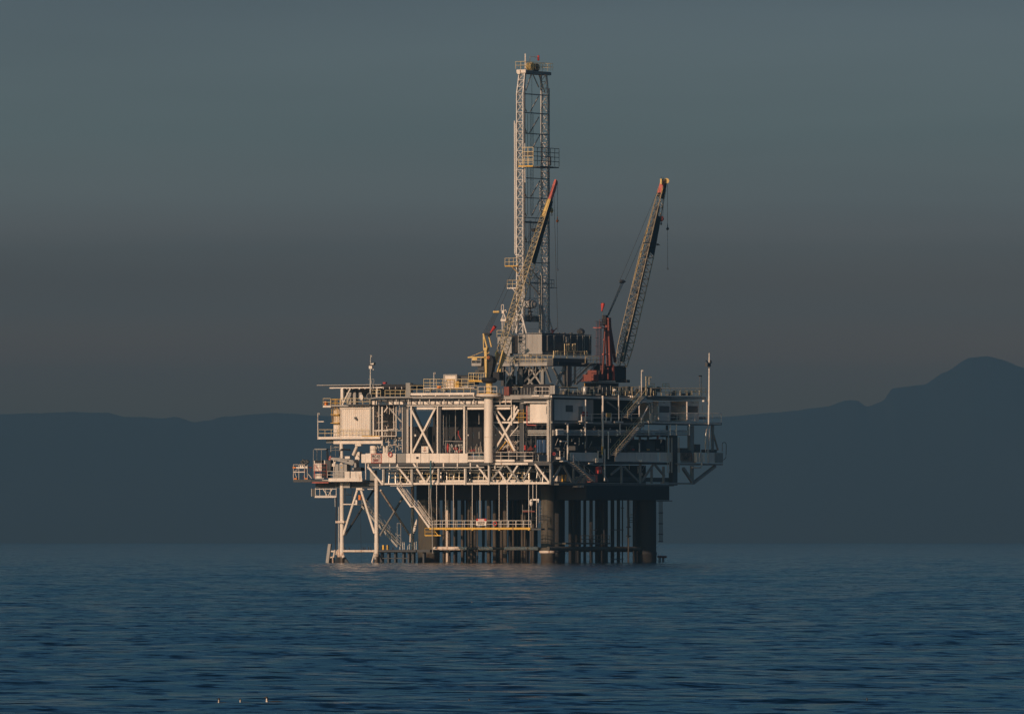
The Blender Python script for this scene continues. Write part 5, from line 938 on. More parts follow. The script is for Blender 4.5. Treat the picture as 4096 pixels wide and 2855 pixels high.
part('gantry_head', DK, lambda q: q.poly([q0(*c) for c in ((438, 400), (455, 392), (475, 402), (482, 480), (478, 560), (440, 520))], (-.7, 0, 0)), par=t)
part('gantry_platform', PK, lambda q: q.qb(c2(375, 565), c2(470, 578), RX+.9, RX-.6), par=t); part('gantry_railing', OR, lambda q: q.rail([q0(350, 565, .8), q0(460, 565, .8)], h=1.2, sp=.7, r=.035, mids=3), par=t)
part('access_ladder', OR, lambda q: (q.ladder(q0(345, 1090, .5), q0(345, 480, .5), (0, .45, 0)), q.tube(q0(372, 1200, .5), q0(372, 480, .5), .05)), par=t); part('access_cage', OR, lambda q: ([q.tube(q0(x, 970, .9), q0(x, 478, .9), .03, 4) for x in (303, 322, 330)], [q.qb(c2(293, y_), c2(334, y_+5), RX+1, RX+.8) for y_ in (478, 596, 714, 832, 962)]), par=t)
foot, tip = Q(c2(655, 1095), RX), Q(c1(958, 235), RX); dv = (tip-foot).normalized(); nv = V3((0, dv.z, -dv.y))
BM2 = paint('dark_weathered_boom_paint', (.29, .25, .18), rust=.3)
part('boom', BM2, lambda q: (q.lattice(boomq(0, 1.3, 1.5), boomq(.1, 1.45, 2.2), 2, .09, .05), q.lattice(boomq(.1, 1.45, 2.2), boomq(.62, 1.4, 2.0), 13, .085, .045), q.lattice(boomq(.62, 1.4, 2.0), boomq(1, .7, 1.0), 8, .08, .045)), par=t)
part('boom_chord', CRY, lambda q: (q.tube(boomq(.35, 1.47, 2.05)[0], boomq(.99, .75, 1.05)[0], .08, 5), q.tube(boomq(.35, 1.47, 2.05)[1], boomq(.99, .75, 1.05)[1], .08, 5)), par=t)
part('boom_walkway', DG, lambda q: [q.add(boomq(a, .7, .5)+boomq(b, .6 if b < .6 else .4, .5), [(0,1,2,3),(4,7,6,5)]+[(i, i+4, (i+1) % 4+4, (i+1) % 4) for i in range(4)]) for a, b in ((.02, .60), (.61, .9))], par=t)
part('boom_side_panel', DK, lambda q: q.add([boomq(.63, 1.42, 1.9)[1], boomq(.63, 1.42, 1.9)[2], boomq(.84, 1.08, 1.4)[2], boomq(.84, 1.08, 1.4)[1], boomq(.63, 1.5, 1.9)[1], boomq(.63, 1.5, 1.9)[2], boomq(.84, 1.14, 1.4)[2], boomq(.84, 1.14, 1.4)[1]], [(0,1,2,3),(4,7,6,5),(0,4,5,1),(1,5,6,2),(2,6,7,3),(3,7,4,0)]), par=t)
part('boom_tip_section', DK, lambda q: hull(q, boomq(.95, .72, 1.0, .1), boomq(1.04, .55, .8, .15)), par=t); part('sheave_guard', PK, lambda q: hull(q, boomq(.965, .75, .4, -.45), boomq(1.035, .6, .35, -.4)), par=t)
part('boom_head', CRY, lambda q: (q.qb(c1(950, 122), c1(968, 182), RX+.4, RX+.1), q.qb(c1(950, 112), c1(1015, 128), RX+.4, RX+.1), q.tube(q0(0, 0)*0+Q(c1(1012, 140), RX+.4), Q(c1(1012, 140), RX), .42, 14), q.tube(Q(c1(965, 180), RX+.2), Q(c1(1015, 150), RX+.2), .12), q.tube(Q(c1(985, 170), RX+.2), Q(c1(995, 125), RX+.2), .08)), par=t)
part('boom_floodlight', DK, lambda q: (q.tube(Q(c1(860, 938), RX+.6), Q(c1(900, 945), RX+.6), .04), q.sweep([Q(c1(903, 945), RX+.6), Q(c1(903, 965), RX+.6)], [.1, .4], 8), q.tube(Q(c1(715, 935), RX+.8), Q(c1(865, 935), RX+.8), .06), q.tube(Q(c1(760, 990), RX+.8), Q(c1(850, 990), RX+.8), .05)), par=t)
part('aerial', CB, lambda q: [q.tube(Q(c1(x, 115), RX), Q(c1(x, 90), RX), .03, 4) for x in (946, 968)], par=t)
sp2 = Q(c1(445, 1420), RX); part('spreader', DG, lambda q: q.sweep([Q(c1(x, 1428), RX) for x in (410, 425, 455, 470, 485)], [.1, .3, .3, .2, .1], 8), par=t)
part('boom_rope', CB, lambda q: ([crane_cable(q, Q(c1(x1_, y1_), RX), Q(c1(x2_, y2_), RX)) for x1_, y1_, x2_, y2_ in ((915, 225, 420, 1400), (760, 770, 485, 1400))], [crane_cable(q, Q(c1(425+k*9, 1450), RX), Q(c2(462+k*5, 395), RX)) for k in range(5)]), par=t)
part('hoist_rope', CB, lambda q: (crane_cable(q, Q(c1(1023, 150), RX), Q(c1(1025, 740), RX)), crane_cable(q, Q(c1(968, 300), RX), Q(c1(945, 590), RX)), crane_cable(q, Q(c1(976, 300), RX), Q(c1(965, 590), RX))), par=t)
ball(Q(c1(1025, 755), RX), 'black hook ball with long sling below the rust red crane tip', DG, Q(c1(1026, 1255), RX))
t = thing('hook_block', 'red hook block hanging beside the dark lattice boom', 'hook block', Q(c1(945, 690), RX), 'hook blocks of the cranes')
c = Q(c1(944, 628), RX); part('block', PK, lambda q: q.sweep([c+V3((0, 0, z_)) for z_ in (-.45, -.25, .1, .4, .5)], [.1, .3, .4, .36, .1], 8), par=t); part('stripe', MRN, lambda q: q.sweep([c+V3((0, .1, z_)) for z_ in (-.1, .1)], [.41, .41], 8), par=t); part('hook', DK, lambda q: q.torus(c-V3((0, 0, .75)), .16, .06, 'x'), par=t)
sock(Q(c2(397, 225), RX), Q(c2(382, 335), RX), .3, .13, Q(c2(388, 470), RX), 'limp red windsock on the pole beside the red crane A-frame head')

# ================================================================ lower left equipment deck
t = thing('equipment_deck', 'low cantilevered deck with cream kick edge reaching out to the left of the platform', 'deck', L(w3(1500, 700), 1))
part('kick_edge', W, lambda q: q.lb(w3(1075, 602), w3(1955, 690), -1.5, -1.35), par=t); part('floor', DG, lambda q: (q.lb(w3(630, 650), w3(1075, 700), -1.2, 4), q.lb(w3(1075, 660), w3(1955, 700), -1.3, 5), q.lb(w3(150, 640), w3(640, 705), -1.2, 1)), par=t)
part('underbeam', PK, lambda q: q.lb(w3(640, 702), w3(1070, 730), -1.1, -.8), par=t); part('edge_strip', W, lambda q: (q.lb(w3(720, 604), w3(950, 618), -1.3, -1.2), q.lb(w3(910, 652), w3(1075, 666), -1.35, -1.25)), par=t)
for a, b in ((1508, 1630), (1655, 1793), (1802, 1945)): part('white_panel', W, lambda q: (q.lb(w3(a, 425), w3(b, 628), -1.45, -1.4), q.lb(w3(a, 505), w3(b, 510), -1.48, -1.45)), par=t)
part('railing', W, lambda q: q.rail([L(w3(1045, 602), -1.4), L(w3(1500, 602), -1.4)], h=1.05, sp=1.1, r=.035), par=t)
part('girder', DG, lambda q: (q.lb(w3(735, 712), w3(1395, 858), .9, 1.5), q.lb(w3(1640, 712), w3(2300, 858), .9, 1.5)), par=t); part('girder', LG, lambda q: q.lb(w3(1470, 708), w3(1638, 855), .5, 1.5), par=t)  # one girder: overhang shade coloured in dark, its sunlit stretch coloured pale
part('under_pipe', W, lambda q: (q.tube(L(w3(1800, 905), .3), L(w3(2015, 905), .3), .07, 6), q.tube(L(w3(2100, 890), .3), L(w3(2250, 890), .3), .07, 6), q.path([L(w3(2050, 200), -.3), L(w3(2050, 635), -.3), L(w3(1995, 640), -.3)], .08, 6)), par=t)
t = thing('knuckle_boom_crane', 'small grey folded knuckle boom crane on the low deck below the identification sign', 'crane', L(w3(1830, 410), .2))
part('boom', LG, lambda q: q.poly([L(w3(*c), -.4) for c in ((1130, 58), (1380, 72), (1560, 105), (1720, 130), (1750, 190), (1700, 272), (1620, 240), (1450, 190), (1130, 112))], (0, .45, 0)), par=t)
part('boom_line', DG, lambda q: (q.lb(w3(1380, 112), w3(1540, 120), -.43, -.4), q.tube(L(w3(1570, 145), -.45), L(w3(1600, 147), -.45), .1)), par=t); part('boom_tip', PK, lambda q: (q.lb(w3(1092, 30), w3(1136, 70), -.5, 0), q.lb(w3(1080, 85), w3(1125, 128), -.4, 0)), par=t)
part('column', LG, lambda q: (q.lb(w3(1745, 200), w3(1800, 320), -.3, .5), q.lb(w3(1690, 335), w3(1740, 385), -.3, .3)), par=t); part('winch', DK, lambda q: (q.tube(L(w3(1815, 165), -.4), L(w3(1815, 165), .3), .3, 12), q.lb(w3(1740, 320), w3(1925, 410), -.1, 1)), par=t)
part('support_post', W, lambda q: (q.tube(L(w3(1210, 110), -1.2), L(w3(1222, 600), -1.2), .07, 6), q.poly([L(w3(*c), .1) for c in ((1150, 250), (1245, 160), (1260, 160), (1240, 300), (1160, 290))], (0, .1, 0))), par=t)
t = thing('electrical_cabinet', 'grey two-door cabinet with yellow warning triangle on the low left deck', 'cabinet', L(w3(1400, 600), .4))
part('body', LG, lambda q: q.lb(w3(1240, 235), w3(1555, 600), .2, 1.4), par=t); part('door_seam', DG, lambda q: (q.lb(w3(1366, 240), w3(1370, 590), .17, .2), q.lb(w3(1468, 240), w3(1476, 590), .17, .2)), par=t); part('warning_triangle', YE, lambda q: q.poly([L(w3(*c), .16) for c in ((1395, 308), (1438, 308), (1416, 345))], (0, .03, 0)), par=t)
t = thing('generator_cabinet', 'white louvred cabinet in a dark pipe frame on the low left deck', 'cabinet', L(w3(790, 600), -.2))
part('body', W, lambda q: (q.lb(w3(685, 215), w3(895, 410), -.5, 1), q.lb(w3(722, 490), w3(895, 598), -.5, .5)), par=t); part('louvre', G, lambda q: [q.lb(w3(x, 235), w3(x+6, 320), -.53, -.5) for x in (782, 836)]+[q.lb(w3(722, y_), w3(895, y_+8), -.53, -.5) for y_ in (515, 545)], par=t)
part('dark_case', DK, lambda q: (q.lb(w3(905, 230), w3(1000, 605), -.5, 1), q.lb(w3(715, 135), w3(880, 205), -.2, .8)), par=t); part('dark_case', DG, lambda q: q.lb(w3(990, 140), w3(1130, 410), -.3, 1.2), par=t); part('white_tag', W, lambda q: (q.lb(w3(958, 135), w3(985, 235), -.45, -.32), q.lb(w3(690, 140), w3(715, 215), -.45, -.3)), par=t)
part('canopy_frame', G, lambda q: ([q.tube(L(r4(x, y0_), y_), L(r4(x, 60), y_), .045, 5) for x, y0_, y_ in ((345, 440, -.6), (452, 240, -.6), (392, 200, .4))], q.lb(r4(360, 46), r4(518, 60), -.6, .6)), par=t)
part('cage', PK, lambda q: (q.tube(L(r4(362, 250), -.9), L(r4(360, 440), -.9), .06, 5), q.tube(L(r4(362, 255), -.85), L(r4(425, 360), -.85), .035, 4), q.rail([L(r4(360, 440), -.9), L(r4(520, 440), -.9)], h=2.2, sp=.9, mids=4, r=.02)), par=t)
t = thing('rubber_hoses', 'bundle of black looping hoses above the low left deck', 'hoses', L(r4(540, 200), .2))
for k, (xa, ya, xb_, yb) in enumerate(((500, 55, 545, 200), (510, 60, 528, 195), (695, 140, 750, 50), (705, 240, 760, 60))):
    part('hose', DK, lambda q: q.path([L(r4(*c), .1+k*.1) for c in (((xa, ya), (xa+20, ya+5), (xb_-4, ya+40), (xb_, yb)) if k < 2 else ((xa, ya), (xa+3, yb+35), (xa+18, yb+8), (xb_, yb), (xb_+80, yb+8)))], .1, 6), par=t)
t = thing('gangway_cage', 'orange and white railed gangway cage at the far left tip of the low deck', 'gangway cage', L(w3(330, 650), -.6))
part('frame', WR, lambda q: ([q.lb(w3(x, 243), w3(x+10, 655), -1.1, -1.0) for x in (148, 292)], [q.lb(w3(x, 245), w3(x+9, 655), -1.1, -1) for x in (440, 515)], q.lb(w3(150, 243), w3(445, 252), -1.1, -1), q.lb(w3(160, 430), w3(450, 452), -1.12, -1), q.beam(L(w3(190, 450), -1), L(w3(240, 590), -1), .06), q.beam(L(w3(545, 490), -.8), L(w3(635, 610), -.8), .09), q.beam(L(w3(190, 420), -1), L(w3(265, 370), -1), .05)), par=t)
part('float', ORG, lambda q: (q.lb(w3(135, 308), w3(210, 345), -1.2, -.6), q.lb(w3(172, 600), w3(242, 635), -1.15, -.6), q.lb(w3(458, 600), w3(512, 632), -1.15, -.6)), par=t); part('top_beam', W, lambda q: (q.lb(w3(210, 308), w3(445, 345), -1.0, -.6), q.lb(w3(330, 255), w3(360, 310), -.9, -.6), q.lb(w3(385, 255), w3(410, 310), -.9, -.6), q.lb(w3(455, 290), w3(525, 345), -.9, -.6)), par=t)
part('engine_cluster', DG, lambda q: [q.sweep([c+V3((0, 0, -.22)), c+V3((0, 0, -.1)), c+V3((0, 0, .12)), c+V3((0, 0, .22))], [.1, .24, .22, .08], 8) for c in [L(w3(x, y_), -.4) for x, y_ in ((370, 175), (415, 135), (455, 165), (510, 150), (540, 180), (395, 215), (500, 210), (470, 230))]], par=t)
part('linkage', OR, lambda q: (q.tube(L(w3(530, 310), -.4), L(w3(640, 330), -.4), .1, 6), q.lb(w3(455, 380), w3(470, 430), -1, -.9), q.tube(L(w3(590, 340), -.4), L(w3(590, 430), -.4), .04), q.lb(w3(410, 540), w3(420, 600), -1, -.8)), par=t)
t = thing('hanging_truss_cage', 'white lattice truss cage slung beneath the low left deck', 'truss cage', L(w3(1000, 1110), .4))
part('frame', W, lambda q: (q.lb(w3(718, 1085), w3(1275, 1112), -.1, .1), q.lb(w3(735, 1060), w3(1275, 1075), -.05, .05), q.lb(w3(735, 880), w3(1275, 892), -.05, .05), [q.lb(w3(x, 862), w3(x+10, 1085), -.05, .05) for x in (725, 840, 998, 1125, 1270)], q.beam(L(w3(930, 870), 0), L(w3(1045, 1065), 0), .1), q.beam(L(w3(1185, 870), 0), L(w3(1070, 1065), 0), .1)), par=t)
part('side_plate', DG, lambda q: q.lb(w3(640, 880), w3(728, 1080), .1, .3), par=t); part('side_rod', W, lambda q: q.lb(w3(624, 875), w3(634, 1080), 0, .1), par=t); part('inner_rung', WR, lambda q: [q.tube(L(w3(1010, y_), .8), L(w3(1105, y_-4), .8), .03, 4) for y_ in (890, 930, 970)], par=t)
LB('orange_box', ORG, w3(1858, 1045), w3(1912, 1172), .2, .5); LB('wall_box', W, r4(905, 730), r4(928, 795), .3, .5)
part('under_frame', DG, lambda q: (q.rail([L(r4(770, 790), 3), L(r4(860, 790), 3)], h=3, sp=1.1), q.tube(L(r4(770, 610), .9), L(r4(825, 665), .9), .03), q.tube(L(r4(880, 600), .7), L(r4(862, 680), .7), .06), q.tube(L(r4(862, 680), .7), L(r4(915, 780), .7), .06)))
LB('grey_box', G, r4(1100, 335), r4(1160, 470), .8, 1.6)
T('pipe', CB, L(r4(972, 800), 1.5), L(r4(985, 1565), 1.5), .025, 4)
# left column zone between low deck and cabin deck
part('shaded_frame', G, lambda q: (q.tube(L(r4(575, 0), 2), L(r4(575, 240), 2), .05), q.tube(L(r4(640, 0), 2), L(r4(640, 150), 2), .03), q.rail([L(r4(580, 100), 2), L(r4(690, 100), 2)], h=1.5, sp=1.1, mids=4), q.lb(r4(620, 20), r4(700, 28), 1.9, 2)))
part('white_box', W, lambda q: (q.lb(r4(765, 148), r4(830, 180), 1, 1.6), q.lb(r4(900, 90), r4(960, 190), 1.2, 2), q.tube(L(r4(915, 120), .6), L(r4(950, 160), .6), .06), q.tube(L(r4(950, 160), .6), L(r4(950, 330), .6), .06), q.lb(r4(985, 120), r4(1038, 235), -.1, 0)))
# ---- boat bumper, hoses, ladders on the jacket
bb = reg(1280, 2150, 4.415)
t = thing('boat_bumper', 'leaning rusty cream boat bumper frame beside the leftmost leg at the waterline', 'boat bumper', L(bb(150, 440), .2))
part('plank', LG, lambda q: q.poly([L(bb(*c), -.2) for c in ((142, 108), (190, 108), (150, 445), (98, 445))], (0, .4, 0)), par=t)
part('frame', WR, lambda q: (q.tube(L(bb(195, 120), .2), L(bb(155, 440), .2), .11, 8), q.tube(L(bb(185, 238), .2), L(bb(250, 242), .2), .15, 8), q.tube(L(bb(262, 215), .2), L(bb(238, 345), .2), .15, 8), q.tube(L(bb(175, 350), .2), L(bb(225, 340), .2), .12, 8), q.tube(L(bb(225, 345), .3), L(bb(228, 445), .3), .1, 8), q.tube(L(bb(300, 230), .3), L(bb(290, 300), .3), .15, 8), q.tube(L(bb(330, 210), .5), L(bb(345, 340), .5), .33, 10)), par=t)
part('dark_fender', DK, lambda q: (q.poly([L(bb(*c), .4) for c in ((290, 330), (330, 345), (365, 345), (400, 445), (250, 445))], (0, .3, 0)), q.poly([L(bb(*c), .4) for c in ((165, 350), (240, 350), (240, 445), (160, 445))], (0, .3, 0))), par=t)
t = thing('teal_hose', 'long dark teal hose and rope hanging in front of the truss down to the water', 'hose', L(r5(262, 1440), -.9))
part('hose', TEAL, lambda q: q.path([L(r5(x, y_), -.9) for x, y_ in ((245, 205), (242, 300), (245, 420), (248, 575))], .14, 8), par=t); part('rope', LG, lambda q: q.path([L(r5(x, y_), -1.6) for x, y_ in ((246, 575), (240, 690), (248, 800), (258, 1050), (265, 1250), (268, 1440))], .07, 5), par=t)
t = thing('scaffold_ladder', 'white scaffold ladder frame at the right end of the yellow walkway', 'ladder', L(r5(1528, 1098), -.5))
part('frame', LG, lambda q: (q.ladder(L(r5(1468, 1100), -.5), L(r5(1468, 790), -.5), (4.8/1.0*.0+L(r5(1588, 0), -.5).x-L(r5(1468, 0), -.5).x, 0, 0), r=.035, step=1.7),), par=t); part('cross_plate', OR, lambda q: q.lb(r5(1468, 873), r5(1628, 890), -.55, -.5), par=t)
t = thing('white_buoy', 'white oval plastic float hanging beneath the truss near the big column', 'buoy', L(r5(1583, 810), -.8))
part('shell', WC, lambda q: (lambda c: q.sweep([c+V3((0, 0, z_)) for z_ in (-.55, -.5, -.3, 0, .3, .5, .55)], [.05, .15, .26, .3, .26, .15, .05], 12))(L(r5(1583, 765), -.8)), par=t); part('mark', DK, lambda q: [q.lb(r5(x, 740), r5(x+8, 752), -1.12, -1.08) for x in (1574, 1586)], par=t); part('hanger', WC, lambda q: (q.tube(L(r5(1605, 525), -.7), L(r5(1605, 720), -.7), .05), q.lb(r5(1605, 715), r5(1685, 735), -.8, -.5), q.lb(r5(1668, 735), r5(1680, 765), -.8, -.6)), par=t)
part('column_ladder', LG, lambda q: q.ladder(L(r5(1690, 1040), 6.7), L(r5(1690, 800), 6.7), (.5, 0, 0), step=.5))
part('column_collar_rail', DG, lambda q: q.rail([L(r5(1700, 1030), 6.4), L(r5(1800, 1030), 6.4)], h=1.1, sp=1.2))
part('hanging_chain', DG, lambda q: [q.tube(L(r5(345+i*3, 740+i*30), 8.5), L(r5(348+i*3, 765+i*30), 8.5), .1, 5) for i in range(11)])
t = thing('striped_fender', 'black and white striped spindle buoy hanging between the left leg and dark column', 'buoy', L(r4(1690, 1180), 1.5))
part('shell', WC, lambda q: q.sweep([L(r4(x, y_), 1.5) for x, y_ in ((1722, 985), (1718, 1020), (1705, 1075), (1690, 1140), (1680, 1175))], [.03, .14, .24, .22, .08], 10), par=t)
part('stripe', DK, lambda q: [q.tube(L(r4(1708-i*5, 1062+i*22), 1.5), L(r4(1706-i*5, 1070+i*22), 1.5), .25-.012*i, 10) for i in range(6)], par=t)
t = thing('caisson_ladder', 'thin dark cage ladder down the outside of the rightmost caisson', 'ladder', Q(r6(1415, 1105), 0))
part('stile', DG, lambda q: [q.tube(Q(r6(x, 640), .2), Q(r6(x+4, 1105), .2), .05, 5) for x in (1396, 1408, 1420, 1432)], par=t); part('hoop', DG, lambda q: [q.tube(Q(r6(1393, y_), .2), Q(r6(1438, y_), .2), .09, 5) for y_ in (775, 900, 1020, 1105)], par=t); part('top_bar', DG, lambda q: q.tube(Q(r6(1370, 642), .2), Q(r6(1545, 638), .2), .07, 5), par=t)
t = thing('mooring_stub', 'small rusty mooring stub at the waterline beside the rightmost caisson', 'mooring stub', Q(r6(1430, 1345), .2))
part('bar', OR, lambda q: q.tube(Q(r6(1385, 1277), .2), Q(r6(1475, 1280), .2), .18, 8), par=t); 
for x in (1395, 1410, 1436, 1450): part('post', DG, lambda q: q.tube(Q(r6(x, 1280), .2), Q(r6(x, 1360), .2), .1, 6), par=t)
t = thing('sump_pump', 'rusty pump string with clamps hanging between the shaded well pipes', 'pump pipe', Q(r6(1042, 1350), .5))
part('pipe', PIPEB, lambda q: q.sweep([Q(r6(1045, y_), .5) for y_ in (440, 820, 830, 930, 940, 1350)], [.06, .06, .2, .2, .12, .12], 8), par=t); part('rod', LG, lambda q: [q.tube(Q(r6(x, 440), .6), Q(r6(x-4, 830), .6), .04, 4) for x in (1030, 1062, 1076)], par=t)
part('clamp', DG, lambda q: [q.tube(Q(r6(1026, y_), .5), Q(r6(1064, y_), .5), .12, 6) for y_ in (938, 1042)], par=t)
part('side_rung', DG, lambda q: [q.tube(Q(r6(1060, y_), -.2), Q(r6(1092, y_), -.2), .05, 4) for y_ in (796, 830, 858, 882)]); part('pipe_clamp', DG, lambda q: [q.tube(Q(r6(a, y_), -1), Q(r6(b, y_), -1), .07, 5) for a, b, y_ in ((835, 985, 970), (960, 990, 720), (835, 985, 1308), (640, 680, 972))])
# ---- small coloured things on the shaded side
def cage(lab, a, b, foot_, m, mf=W, name='escape_gate', cat='gate'):
    t = thing(name, lab, cat, Q(r3((a[0]+b[0])/2, b[1]), .6))
    part('frame', m, lambda q: (q.qb(r3(a[0], a[1]), r3(a[0]+5, b[1]), .7, .55), q.qb(r3(b[0]-5, a[1]), r3(b[0], b[1]), .7, .55), q.qb(r3(a[0], a[1]), r3(b[0], a[1]+5), .7, .55), q.qb(r3(a[0], (a[1]+b[1])/2), r3(b[0], (a[1]+b[1])/2+4), .7, .55)), par=t)
    part('base_box', mf, lambda q: [q.qb(r3(a[0]+3, b[1]+i*13), r3(b[0]-2, b[1]+i*13+11), .9, 0) for i in range(foot_)], par=t); return t
cage('railed gate in front of the red cabinet on the shaded cabin deck', (508, 757), (556, 808), 1, W); cage('small white gate with boxed foot by the riser pipes on the shaded cabin deck', (1300, 725), (1350, 810), 2, W)
cage('white gate with stacked boxes just right of the near corner on the main deck', (258, 1150), (312, 1222), 2, WR); cage('white gate with stacked sacks by the tall yellow-footed pipe', (695, 1150), (752, 1235), 4, WR)
cage('railed yellow panel gate on the shaded cabin deck', (786, 718), (846, 808), 2, W)
part('panel', YE, lambda q: q.qb(r3(790, 720), r3(842, 765), .75, .72), par=ROOTS[-1])
def rbox(lab, f, m, name, cat, extra=None):
    t = thing(name, lab, cat, V3((0, 0, 0))+f[0]); part('body', m, f[1], par=t)
    if extra: extra(t)
    return t
rbox('round-topped red cabinet behind the gate on the shaded cabin deck', (Q(r3(550, 755), -.2), lambda q: q.poly([Q(r3(*c), -.1) for c in ((525, 755), (525, 710), (540, 698), (562, 698), (575, 712), (575, 755))], (-.8, 0, 0))), RD, 'fire_cabinet', 'cabinet')
rbox('tall red extinguisher cabinet with oval mark on the shaded truss', (Q(r6(720, 325), .5), lambda q: q.qb(r6(702, 248), r6(740, 325), .6, 0)), RD, 'fire_cabinet', 'cabinet', lambda t: part('oval_mark', WC, lambda q: q.torus(Q(r6(720, 298), .62), .17, .03, 'x'), par=t))
rbox('red framed window box at the foot of the lowest stair', (Q(r6(648, 425), .5), lambda q: (q.qb(r6(605, 338), r6(692, 350), .8, .2), q.qb(r6(605, 415), r6(692, 426), .8, .2), q.qb(r6(605, 350), r6(620, 415), .8, .2), q.qb(r6(680, 350), r6(692, 415), .8, .2))), PK, 'window_box', 'window box', lambda t: (part('pane', LG, lambda q: q.qb(r6(630, 358), r6(675, 412), .6, .4), par=t), part('back', DK, lambda q: q.qb(r6(600, 335), r6(694, 426), .3, .1), par=t)))
t = thing('survival_capsule_rack', 'row of white lit boxes framed in yellow behind the shaded truss', 'box rack', Q(r6(295, 420), -1.5))
for a, b in ((228, 262), (266, 288), (330, 350), (352, 374)): part('white_box', W, lambda q: [q.qb(r6(a, y_), r6(b, y_+20), -1.2, -2.2) for y_ in (352, 374, 396)], par=t)
part('yellow_frame', YE, lambda q: (q.qb(r6(290, 338), r6(296, 416), -.9, -1.1), q.qb(r6(326, 338), r6(332, 416), -.9, -1.1), q.qb(r6(225, 338), r6(335, 343), -.9, -1.1), q.qb(r6(288, 404), r6(332, 418), -.9, -1.1), q.qb(r6(195, 408), r6(230, 412), -.9, -1.1)), par=t)
t = thing('box_stack', 'triangular stack of white lit boxes under the lowest stair', 'box stack', Q(r6(540, 430), -1))
for i, (a, b, y_) in enumerate(((485, 512, 360), (480, 520, 378), (478, 522, 396))): part('white_box', W, lambda q: q.qb(r6(a, y_), r6(b, y_+15), -1, -2), par=t)
part('white_wedge', W, lambda q: (q.poly([Q(r6(*c), -.8) for c in ((530, 370), (590, 420), (530, 420))], (-.8, 0, 0)), q.qb(r6(522, 418), r6(598, 432), -.3, -1.2)), par=t)
t = thing('hanging_ladder', 'short white hanging ladder below the shaded truss', 'ladder', Q(r6(706, 582), .6))
part('frame', WC, lambda q: (q.tube(Q(r6(698, 450), .6), Q(r6(698, 582), .6), .05), q.tube(Q(r6(720, 450), .6), Q(r6(720, 582), .6), .07), [q.tube(Q(r6(698, y_), .6), Q(r6(720, y_), .6), .06) for y_ in (470, 497, 525, 553, 580)]), par=t); part('side_basket', DG, lambda q: q.rail([Q(r6(668, 582), .6), Q(r6(775, 582), .6)], h=1.0, sp=2), par=t)
# ---- sunlit main deck odds and ends
t = thing('tarpaulin_curtain', 'wrinkled blue tarpaulins hanging on the main deck near the corner', 'tarpaulin', L(r2(1970, 1560), .7))
for a, b in ((1895, 1975), (1985, 2050)):
    def f(q, a=a, b=b):
        n = 9; top = [L(r2(a+(b-a)*i/n, 1365), .7+.12*math.sin(i*2.3)) for i in range(n+1)]; bot = [L(r2(a+(b-a)*i/n, 1560), .7+.22*math.sin(i*2.3+.6)) for i in range(n+1)]
        q.add(top+bot, [(i, i+1, n+2+i, n+1+i) for i in range(n)])
    part('sheet', BL, f, par=t)
t = thing('red_parasol', 'folded red umbrella-like cone standing on the main deck behind the wall panels', 'red cone', L(r2(538, 1560), .6))
part('cone', RD, lambda q: q.sweep([L(r2(538, y_), .6) for y_ in (1425, 1460, 1500, 1560)], [.05, .17, .2, .06], 8), par=t); part('pole', G, lambda q: q.tube(L(r2(538, 1560), .6), L(r2(538, 1410), .6), .03), par=t)
rbox('red post extinguisher beside the blue tarpaulins', (L(r2(1870, 1560), .5), lambda q: q.tube(L(r2(1872, 1450), .5), L(r2(1872, 1480), .5), .12, 8)), RD, 'extinguisher', 'extinguisher', lambda t: part('stand', DG, lambda q: q.tube(L(r2(1872, 1480), .5), L(r2(1872, 1565), .5), .08), par=t))
rbox('stack of red boxes under the pink fire pipe', (L(r2(1710, 1530), .9), lambda q: [q.lb(r2(1700, y_), r2(1722, y_+20), .8, 1.3) for y_ in (1450, 1475, 1500)]), RD, 'red_crate', 'crate')
rbox('brown heap of pipes behind the corner railing', (L(r2(1790, 1540), 1.1), lambda q: [q.tube(L(r2(1750+i*9, 1530), 1.1+i*.05), L(r2(1800+i*8, 1460+i*9), 1.1), .06, 5) for i in range(6)]), OR, 'pipe_heap', 'pipes')
t = thing('barrel_row', 'row of small blue drums behind the bar grille on the main deck', 'drums', L(r5(880, 190), 1.0))
for x in (812, 834, 862, 885, 908, 930): part('drum', BL if x < 850 else TEAL, lambda q: (lambda c: q.lathe(c, [(0, .28), (.35, .29), (.7, .28), (.72, .1)], 12))(L(r5(x, 190), 1.0)), par=t)
t = thing('wellhead_valves', 'cluster of red and grey wellhead valves standing on the sunlit main deck', 'valves', L(r2(640, 1560), 1.2))
part('valve', ST, lambda q: [q.sweep([c+V3((0, 0, z_)) for z_ in (-.2, 0, .2)], [.05, rnd.uniform(.08, .18), .05], 6) for c in [L(r2(rnd.uniform(560, 760), rnd.uniform(1440, 1555)), rnd.uniform(1, 3)) for _ in range(30)]], par=t)
part('red_valve', RD, lambda q: [q.torus(L(r2(rnd.uniform(590, 960), rnd.uniform(1490, 1555)), rnd.uniform(1, 2)), .14, .04) for _ in range(9)], par=t); part('stem', WR, lambda q: [q.tube(c, c+V3((0, 0, rnd.uniform(.4, 1.0))), .04, 4) for c in [L(r2(rnd.uniform(480, 1060), 1560), rnd.uniform(1, 3)) for _ in range(24)]], par=t)
part('header_pipe', LG, lambda q: (q.tube(L(r2(480, 1385), 1.4), L(r2(780, 1392), 1.4), .06), q.tube(L(r2(505, 1400), 1.0), L(r2(505, 1560), 1.0), .05)), par=t)
t = thing('wellhead_pipes', 'knot of brown and steel pipes behind the second X brace at deck level', 'pipes', L(r2(1420, 1560), 1.4))
